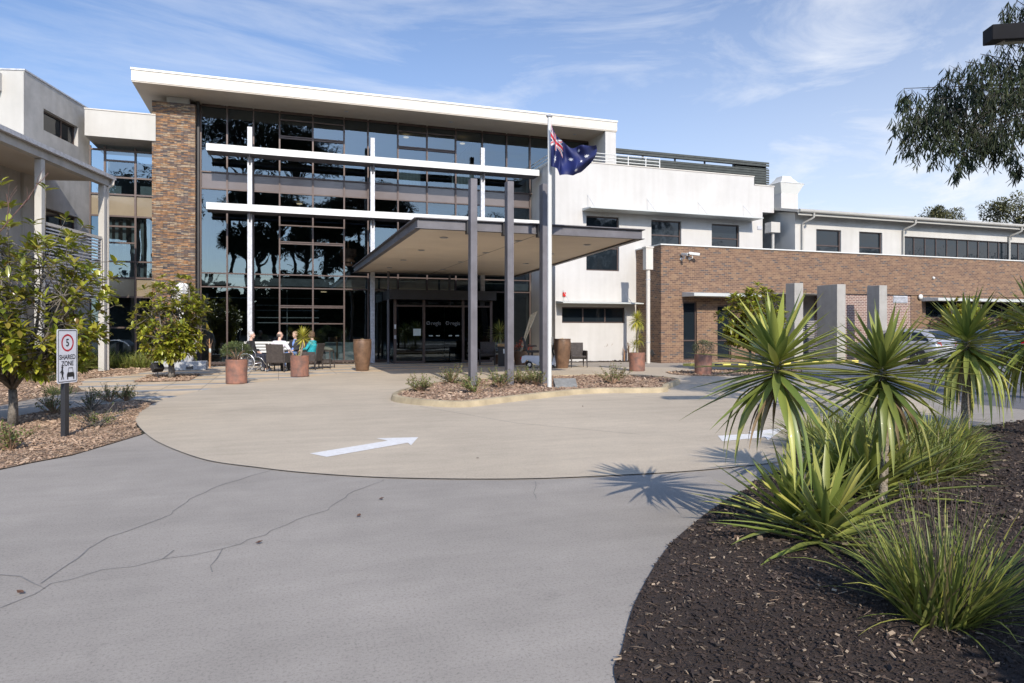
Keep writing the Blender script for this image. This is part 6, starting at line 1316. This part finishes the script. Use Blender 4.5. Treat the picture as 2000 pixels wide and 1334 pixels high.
# wheelchair and its rider
wp = G(486, 725.5); wl = Vector((wp[0], wp[1] , .004)) + FWD * .3; rzw = yaw_to(RT.x * .97 - FWD.x * .0, RT.y)
wc = empty('wheelchair', wl, rzw, 'silver wheelchair by the shrub pot, holding the white-haired man', 'wheelchair'); wc.scale = (S,) * 3
for s_ in (-1, 1):
    q = MB(); q.torus((s_ * .31, -.08, .30), .285, .016, 'X', 32, 8); wh = lb(q, 'wheel', M['chrome'], wc, smooth=True)
    q = MB(); q.torus((s_ * .31, -.08, .30), .298, .012, 'X', 32, 8); lb(q, 'tyre', M['galv'], wh); q = MB(); q.cylx((s_ * .31, -.08, .30), .035, .06, 14); lb(q, 'hub', M['chrome'], wh)
    q = MB()
    for k in range(16): a_ = k * pi / 8; q.tube([(s_ * .31, -.08, .30), (s_ * .31, -.08 + .28 * cos(a_), .30 + .28 * sin(a_))], .003, 4, False)
    lb(q, 'spoke', M['chrome'], wh, fix=False); q = MB(); q.torus((s_ * .345, -.08, .30), .25, .008, 'X', 32, 6); lb(q, 'push_rim', M['chrome'], wh)
    q = MB(); q.torus((s_ * .25, .46, .085), .068, .017, 'X', 20, 8); cs = lb(q, 'caster', M['black_rubber'], wc); q = MB(); q.cylx((s_ * .25, .46, .085), .05, .02, 14); q.tube([(s_ * .25, .46, .085), (s_ * .25, .42, .2), (s_ * .25, .42, .32)], .012, 6); lb(q, 'fork', M['chrome'], cs)
    q = MB(); q.tube([(s_ * .25, -.22, .12), (s_ * .25, -.22, .95), (s_ * .25, -.34, .97)], .013, 8); q.tube([(s_ * .25, -.22, .48), (s_ * .25, .34, .48), (s_ * .25, .44, .42), (s_ * .22, .62, .14)], .014, 8); q.tube([(s_ * .25, -.20, .16), (s_ * .25, .42, .30)], .013, 8); q.tube([(s_ * .28, -.2, .70), (s_ * .28, .15, .70), (s_ * .28, .22, .62), (s_ * .27, .24, .48)], .013, 8); lb(q, 'frame', M['chrome'], wc, smooth=True)
    q = MB(); q.box(s_ * .28 - .025, s_ * .28 + .025, -.15, .15, .71, .74); lb(q, 'armrest', M['black_plastic'], wc, bevel=.01); q = MB(); q.box(s_ * .14 - .08, s_ * .14 + .08, .58, .74, .08, .095); lb(q, 'footrest', M['black_plastic'], wc)
q = MB(); q.box(-.24, .24, -.22, .25, .44, .475); lb(q, 'seat', M['black_plastic'], wc, bevel=.01); q = MB(); q.box(-.24, .24, -.25, -.225, .47, .90); lb(q, 'backrest', M['black_plastic'], wc)
seated(wl - Vector((0, 0, 0)) , rzw, 'white-haired man in a black jacket sitting in the wheelchair', (.02, .02, .022), (.025, .028, .045), (.62, .60, .58), arms='lap', shoes=(.7, .7, .7))
# man in white shirt, back to the camera
cp = G(540, 727); cl_ = Vector((cp[0], cp[1], .004)) + FWD * .3; rz1 = yaw_to(FWD.x + RT.x * .12, FWD.y + RT.y * .12)
wicker_chair(cl_, rz1, 'wicker armchair seen from behind, under the man in the white shirt'); seated(cl_ + FWD * .02, rz1, 'balding man in a white shirt seen from behind in a wicker chair', (.74, .70, .76), (.03, .03, .035), (.16, .13, .11), bald=1, arms='wide', turn=-.7, lean=.03)
# man in blue shirt, facing the camera
bp = CW((576 - 1000) / 1333 * 28.2, 28.2, .004); rz2 = yaw_to(-FWD.x - RT.x * .35, -FWD.y - RT.y * .35)
wicker_chair(bp, rz2, 'wicker armchair facing the driveway, under the man in the blue shirt'); seated(bp, rz2, 'man in a dark jacket over a blue shirt, facing the driveway', (.17, .28, .62), (.13, .22, .42), (.35, .24, .15), jacket=(.03, .03, .035), arms='lap')
# woman in teal
tp = CW((607 - 1000) / 1333 * 26.9, 26.9, .004); rz3 = yaw_to(-RT.x + FWD.x * .15, -RT.y + FWD.y * .15)
wicker_chair(tp + FWD * .1, rz3, 'wicker armchair seen from the side, under the woman in teal'); seated(tp + FWD * .1, rz3, 'woman with wavy brown hair in a teal top, facing left', (.02, .36, .42), (.03, .03, .035), (.13, .075, .045), female=True, arms='fwd', turn=-.15)
# bench
bq = CW((520 - 1000) / 1333 * 29.4, 29.4, .004); be = empty('slatted_bench', bq, yaw_to(-FWD.x, -FWD.y), 'long white slatted bench behind the seated group', 'bench'); be.scale = (1.12,) * 3
for k in range(4): q = MB(); q.box(-.95, .95, .22 - k * .115, .31 - k * .115, .42, .445); lb(q, 'seat_slat', M['white_metal'], be)
for k in range(4): q = MB(); q.box(-.95, .95, -.20 - k * .022, -.18 - k * .022, .52 + k * .115, .60 + k * .115); lb(q, 'back_slat', M['white_metal'], be)
for x in (-.85, 0, .85):
    q = MB(); q.tube([(x, .28, 0), (x, .26, .42), (x, -.16, .41), (x, -.28, .95)], .02, 6); q.tube([(x, -.16, .41), (x, -.26, 0)], .02, 6); lb(q, 'leg', M['white_metal'], be)
# side table with cushion
p = CW((634 - 1000) / 1333 * 28.0, 28.0, .004); e = empty('wicker_table', p, yaw_to(-RT.x, -RT.y), 'small wicker table with splayed legs right of the woman in teal', 'table'); e.scale = (1.1,) * 3
q = MB(); q.box(-.30, .30, -.30, .30, .62, .66); lb(q, 'table_top', M['wicker'], e, bevel=.01)
for sx_ in (-1, 1):
    for sy_ in (-1, 1): q = MB(); q.tube([(sx_ * .26, sy_ * .26, .62), (sx_ * .3, sy_ * .3, 0)], [.025, .02], 8); lb(q, 'leg', M['wicker'], e)
q = MB(); q.hexa([(-.24, -.24, .2), (.24, -.24, .2), (.24, .24, .2), (-.24, .24, .2), (-.22, -.22, .33), (.22, -.22, .33), (.22, .22, .33), (-.22, .22, .33)]); lb(q, 'shelf', M['wicker'], e)
q = MB(); q.ell((0, 0, .06), (.34, .30, .10), 18, 8); o = q.build('cushion', mat('green_grey_cushion', (.12, .13, .10), .9, var=.15, bump=.3), local=True, smooth=True); o.location = p + Vector((0, 0, .73)); o.rotation_euler = (0, .12, 0); tag(o, 'grey-green cushion lying on the small wicker table', 'cushion')
# chair by white wall and dark chairs under the canopy
cw_ = CW(128 / 1333 * 28.6, 28.6, .004); wicker_chair(cw_, yaw_to(-FWD.x + RT.x * .15, -FWD.y + RT.y * .15) + .0, 'wicker armchair standing alone against the white wall', 1.12)
p = CW(-48 / 1333 * 30.3, 30.3, .004); wicker_chair(p, yaw_to(-FWD.x, -FWD.y), 'empty dark wicker chair in the shade right of the entrance doors', 1.12)
p = CW(-18 / 1333 * 29.6, 29.6, .004); e = empty('timber_box', p, -YAW, 'small timber box with a white note in the shade by the canopy post', 'box'); q = MB(); q.box(-.2, .2, -.2, .2, .0, .85); lb(q, 'cabinet', mat('dark_cabinet', (.03, .025, .022), .6), e); q = MB(); q.box(-.22, .22, -.22, .22, .853, .89); q.box(-.22, .22, -.22, -.19, .90, .97); lb(q, 'tray', mat('timber', (.42, .26, .12), .7, var=.2, vscale=10), e)
q = MB(); q.box(.02, .14, -.215, -.203, .55, .75); lb(q, 'note', M['paint'], e)
p = CW(-24 / 1333 * 31.2, 31.2, .004); e = yucca((p.x, p.y, .3), (p.x, p.y, 1.5), .7, 70, .04, 'dim potted palm-like yucca in the shade behind the timber box', 10, 'yucca', 37, 'potted yuccas', e0=-30, name='potted_yucca')
q = MB(); q.lathe([(.2, 0), (.26, 0), (.3, .45), (.27, .45), (.25, .4), (0, .4)], (p.x, p.y, 0), 24); tag(q.build('plant_pot', M['brown_pot']), 'brown pot under the dim yucca in the shade', 'plant pot')
p = CW(17 / 1333 * 30.6, 30.6, .004); q = MB(); q.lathe([(.2, 0), (.26, 0), (.33, .62), (.3, .62), (.28, .55), (0, .55)], (p.x, p.y, 0), 24); tag(q.build('plant_pot', M['brown_pot']), 'brown pot holding pale canes and red leaves behind the scooter', 'plant pot')
rr = random.Random(3); q = MB(); b0 = p + Vector((0, 0, .6))
for k in range(5): q.tube([b0 + rdir(rr) * .05, b0 + RT * (.45 + .07 * k) + Vector((0, 0, 1.65 + .04 * k))], .022, 6)
tag(q.build('bamboo_cane', mat('pale_cane', (.62, .52, .36), .7)), 'bundle of pale leaning canes rising from the pot behind the scooter', 'cane')
lf = MB(); st = MB(); e = empty('red_leaf_plant', b0, 0, 'small red-leaved plant in the pot behind the scooter', 'plant')
for k in range(14):
    d = rdir(rr, .3, 1); t_ = b0 + d * rr.uniform(.3, .55) + RT * .12; st.tube([b0, t_], .006, 4)
    for j in range(12): leaf(lf, t_ + rdir(rr) * .09, rdir(rr), .09, .05)
st.build('stem', M['twig'], e, fix=False); lf.build('foliage', M['redleaf'], e, fix=False)
# mobility scooter facing right
sp = G(1053, 719.5); sl_ = Vector((sp[0], sp[1], .013)) + FWD * .3; so_ = empty('mobility_scooter', sl_, yaw_to(RT.x, RT.y), 'silver-white mobility scooter parked behind the canopy posts', 'scooter'); so_.scale = (1.12,) * 3
wm = mat('scooter_paint', (.62, .65, .72), .3, var=.03, coat=.4)
q = MB(); prof_ = [(-.62, .18), (-.66, .30), (-.62, .42), (-.50, .46), (.02, .44), (.05, .40), (.06, .20), (.45, .18), (.50, .30), (.56, .46), (.62, .44), (.70, .25), (.68, .15), (.40, .10), (-.05, .10), (-.16, .16), (-.22, .28), (-.33, .33), (-.46, .30), (-.53, .20)]
n_ = len(prof_); q.v = [(-.26, a_, b_) for a_, b_ in prof_] + [(.26, a_, b_) for a_, b_ in prof_]; q.f = [(k, (k + 1) % n_, n_ + (k + 1) % n_, n_ + k) for k in range(n_)]
o = lb(q, 'body', wm, so_); bm = bmesh.new(); bm.from_mesh(o.data); bm.verts.ensure_lookup_table(); f1 = bm.faces.new([bm.verts[k] for k in range(n_)]); f2 = bm.faces.new([bm.verts[n_ + k] for k in reversed(range(n_))]); bmesh.ops.triangulate(bm, faces=[f1, f2]); bmesh.ops.recalc_face_normals(bm, faces=bm.faces); bm.to_mesh(o.data); bm.free(); b_ = o.modifiers.new('b', 'BEVEL'); b_.width = .02; b_.segments = 2
for (x, y) in ((-.26, -.36), (.26, -.36), (-.2, .60), (.2, .60)):
    q = MB(); q.torus((x, y, .125), .09, .035, 'X', 24, 8); t_ = lb(q, 'wheel', M['black_rubber'], so_, smooth=True); q = MB(); q.cylx((x, y, .125), .065, .05, 16); lb(q, 'rim', M['chrome'], t_)
q = MB(); q.box(-.24, .24, -.45, .0, .56, .64); q.tube([(0, -.25, .4), (0, -.25, .58)], .04, 10); lb(q, 'seat', M['black_plastic'], so_, bevel=.02); q = MB(); q.hexa([(-.23, -.48, .62), (.23, -.48, .62), (.23, -.40, .62), (-.23, -.40, .62), (-.21, -.62, 1.12), (.21, -.62, 1.12), (.21, -.55, 1.12), (-.21, -.55, 1.12)]); lb(q, 'backrest', M['black_plastic'], so_, bevel=.02)
for s_ in (-1, 1): q = MB(); q.box(s_ * .27 - .03, s_ * .27 + .03, -.42, -.08, .78, .82); lb(q, 'armrest', M['black_plastic'], so_, bevel=.01)
q = MB(); q.tube([(0, .56, .40), (0, .42, .92)], .035, 10); q.tube([(-.24, .40, .92), (0, .40, .96), (.24, .40, .92)], .018, 8); lb(q, 'tiller', M['black_plastic'], so_); q = MB(); q.box(-.17, .17, .52, .76, .66, .92); lb(q, 'basket', M['black_plastic'], so_, bevel=.01)
for s_ in (-1, 1): q = MB(); q.box(s_ * .2 - .04, s_ * .2 + .04, -.675, -.63, .30, .38); lb(q, 'tail_light', mat('red_lens', (.6, .02, .02), .2), so_)
# cars -------------------------------------------------------------------
def car(loc, rz, paint, label, Lc=4.45, Wc=1.80, Hc=1.60, sedan=False):
    e = empty('parked_car', loc, rz, label, 'car', 'cars parked against the brick wall')
    pm = mat('car_paint', paint, .28, metal=.45, var=.02, coat=.6)
    hw = Wc / 2; y0 = -Lc / 2
    # stations from rear to front: y, sill z, belt z, roof z, half-width at belt, half-width at roof
    if not sedan: st_ = [(0, .42, .70, .72, .72, .66), (.03, .34, .86, .88, .80, .70), (.10, .30, .98, 1.0, .86, .72), (.30, .28, 1.03, 1.28, .88, .66), (.62, .28, 1.04, 1.50, .895, .62), (1.0, .28, 1.03, 1.565, .90, .62), (1.6, .28, 1.0, 1.60, .90, .62), (2.2, .28, .98, 1.595, .90, .62), (2.75, .28, .97, 1.52, .90, .61), (3.2, .28, .96, 1.22, .895, .64), (3.5, .28, .95, 1.0, .885, .72), (3.9, .29, .90, .94, .86, .68), (4.25, .32, .80, .84, .80, .62), (4.40, .38, .66, .70, .72, .58), (4.45, .42, .58, .60, .66, .55)]
    else: st_ = [(0, .42, .70, .72, .72, .66), (.04, .34, .88, .92, .80, .70), (.15, .30, .95, .99, .85, .72), (.75, .28, .98, 1.03, .88, .70), (1.15, .28, .98, 1.26, .89, .63), (1.55, .28, .97, 1.42, .895, .60), (2.0, .28, .96, 1.47, .90, .60), (2.5, .28, .95, 1.46, .90, .60), (2.9, .28, .94, 1.38, .90, .60), (3.4, .28, .93, 1.08, .89, .66), (3.65, .28, .92, .96, .88, .72), (4.1, .29, .86, .90, .86, .68), (4.4, .32, .78, .82, .80, .62), (4.55, .38, .66, .70, .72, .58), (4.6, .42, .58, .60, .66, .55)]
    kx = Wc / 1.8; kz = Hc / (1.60 if not sedan else 1.47)
    def sect(s_):
        y, zs, zb, zr, wb_, wr_ = s_; zb *= kz; zr *= kz; pts = [(0, zs), (wb_ * .86, zs), (wb_ * .97, zs + .10), (wb_ * 1.0, zs + (zb - zs) * .45), (wb_ * .985, zb - .08), (wb_ * .955, zb)]
        for t in (.33, .66): pts.append((wb_ * .955 + (wr_ + .04 - wb_ * .955) * t, zb + (zr - .05 - zb) * t if zr - zb > .1 else zb + (zr - zb) * t * .6))
        pts += [(wr_ + .0, zr - (.04 if zr - zb > .1 else .01)), (wr_ * .8, zr - .003), (wr_ * .4, zr + .008), (0, zr + .012)]
        return [(x * kx, y0 + y, z) for x, z in pts]
    q = MB(); rings_ = []
    for s_ in st_:
        r1_ = sect(s_); full = r1_ + [(-x, y, z) for x, y, z in reversed(r1_[1:-1])]; rings_.append(full)
    m_ = len(rings_[0])
    for r_ in rings_: q.v += r_
    for k in range(len(rings_) - 1):
        for j in range(m_): a_ = k * m_ + j; b_ = k * m_ + (j + 1) % m_; q.f.append((a_, b_, b_ + m_, a_ + m_))
    q.f.append(tuple(range(m_))); q.f.append(tuple((len(rings_) - 1) * m_ + j for j in reversed(range(m_)))); body = lb(q, 'body', pm, e); autosmooth(body, 40)
    gm_ = M['window']
    def side_pt(y, t, s_):      # point on the cabin side, t 0 belt .. 1 roof
        for a_, b_ in zip(st_, st_[1:]):
            if a_[0] <= y <= b_[0]:
                k = (y - a_[0]) / (b_[0] - a_[0]); A_, B_ = sect(a_), sect(b_); P = [Vector(A_[i]).lerp(Vector(B_[i]), k) for i in range(len(A_))]; tt_ = min(t * 3, 2.999); i_ = int(tt_); p_ = P[5 + i_].lerp(P[6 + i_], tt_ - i_); return Vector((s_ * (p_.x + .009), p_.y, p_.z + .003))
    yr0, yr1, yf = (.42, 1.25, 2.9) if not sedan else (1.05, 1.7, 3.05)
    for s_ in (-1, 1):
        for (ya, yb_) in ((yr0, yr1 - .02), (yr1 + .04, 2.12), (2.2, yf)):
            q = MB(); n2 = 6
            for i in range(n2 + 1):
                y = ya + (yb_ - ya) * i / n2; tt = .82
                if (ya == yr0 and i < 3): tt = .3 + .17 * i
                if yb_ == yf and i > 3: tt = .82 - .2 * (i - 3)
                q.v += [tuple(side_pt(y, .06 + (tt - .06) * j_ / 3, s_)) for j_ in range(4)]
            q.f = [(4 * i + j_, 4 * i + 4 + j_, 4 * i + 5 + j_, 4 * i + 1 + j_) for i in range(n2) for j_ in range(3)]; lb(q, 'side_window', gm_, e, fix=False)
        for yy in (1.35, 2.3): q = MB(); p_ = side_pt(yy, 0, s_); q.obox((p_.x + s_ * .01, p_.y, p_.z - .12), (.03, .16, .028)); lb(q, 'door_handle', M['chrome'], e, bevel=.008)
        q = MB(); p_ = side_pt(yf - .15, 0, s_); q.ell((p_.x + s_ * .10, p_.y, p_.z + .06), (.09, .05, .06), 12, 8); lb(q, 'mirror', pm, e, smooth=True)
        for yy in (.83, 3.55):
            yw = y0 + yy * Lc / 4.45 ; q = MB(); q.cylx((s_ * (hw - .07), yw, .36), .385, .17, 32); ar = lb(q, 'wheel_arch', M['black_plastic'], e)
            q = MB(); q.torus((s_ * (hw - .07), yw, .32), .25, .078, 'X', 32, 10); wl_ = lb(q, 'wheel', M['black_rubber'], e, smooth=True); q = MB()
            for k in range(7): a_ = k * 2 * pi / 7; q.tube([(s_ * (hw + .005), yw, .32), (s_ * (hw - .0), yw + .2 * cos(a_), .32 + .2 * sin(a_))], .022, 6)
            q.torus((s_ * (hw - .01), yw, .32), .2, .018, 'X', 28, 6); q.cylx((s_ * (hw - .06), yw, .32), .19, .02, 20); lb(q, 'rim', M['chrome'], wl_)
        x0_, x1_ = .50 * s_ * kx, .80 * s_ * kx; q = MB(); zt = .84 * kz; q.hexa([(x0_, y0 - .02 + .03, zt - .0), (x1_, y0 + .10, zt), (x1_ + s_ * .04, y0 + .36, zt + .03), (x0_, y0 + .1, zt), (x0_, y0 + .05, zt + .17), (x1_, y0 + .12, zt + .17), (x1_ + s_ * .045, y0 + .34, zt + .15), (x0_, y0 + .14, zt + .17)]); lb(q, 'tail_light', mat('red_lens', (.55, .01, .015), .15, coat=.5), e, bevel=.01)
    # rear window
    ya, yb_ = (.20, .60) if not sedan else (.80, 1.50)
    def roofpt(y, x):
        for a_, b_ in zip(st_, st_[1:]):
            if a_[0] <= y <= b_[0]:
                k = (y - a_[0]) / (b_[0] - a_[0]); z = a_[3] + (b_[3] - a_[3]) * k; w_ = a_[5] + (b_[5] - a_[5]) * k; return (x * w_ * .86 * kx, y0 + y - .012, z * kz + .016)
    for nm_, (u, v) in (('rear_window', (ya, yb_)), ('windscreen', (2.85, 3.42) if not sedan else (2.95, 3.55))):
        q = MB()
        for i in range(7):
            for j in (-1, -.5, 0, .5, 1): x_, y_, z_ = roofpt(u + (v - u) * i / 6, j); q.v.append((x_, y_, z_ + .004))
        q.f = [(i * 5 + j, i * 5 + j + 1, i * 5 + j + 6, i * 5 + j + 5) for i in range(6) for j in range(4)]; lb(q, nm_, gm_, e, fix=False)
    q = MB(); q.box(-.26, .26, y0 - .02, y0 + .01, .72 * kz, .83 * kz); lb(q, 'number_plate', M['white_metal'], e); q = MB(); q.box(-.78 * kx, .78 * kx, y0 - .05, y0 + .12, .40, .58); lb(q, 'bumper', pm, e, bevel=.04)
    return e
car((27.75, 24.5, .006), .14, (.55, .55, .57), 'silver hatchback parked nearest the concrete pillars', Hc=1.62)
car((30.5, 22.4, .006), .06, (.10, .16, .26), 'blue-grey car parked next to the silver one', sedan=True, Lc=4.6, Hc=1.58)
car((33.4, 22.2, .006), .06, (.08, .12, .20), 'dark blue car at the right edge of the photo', sedan=True, Lc=4.6, Hc=1.55)
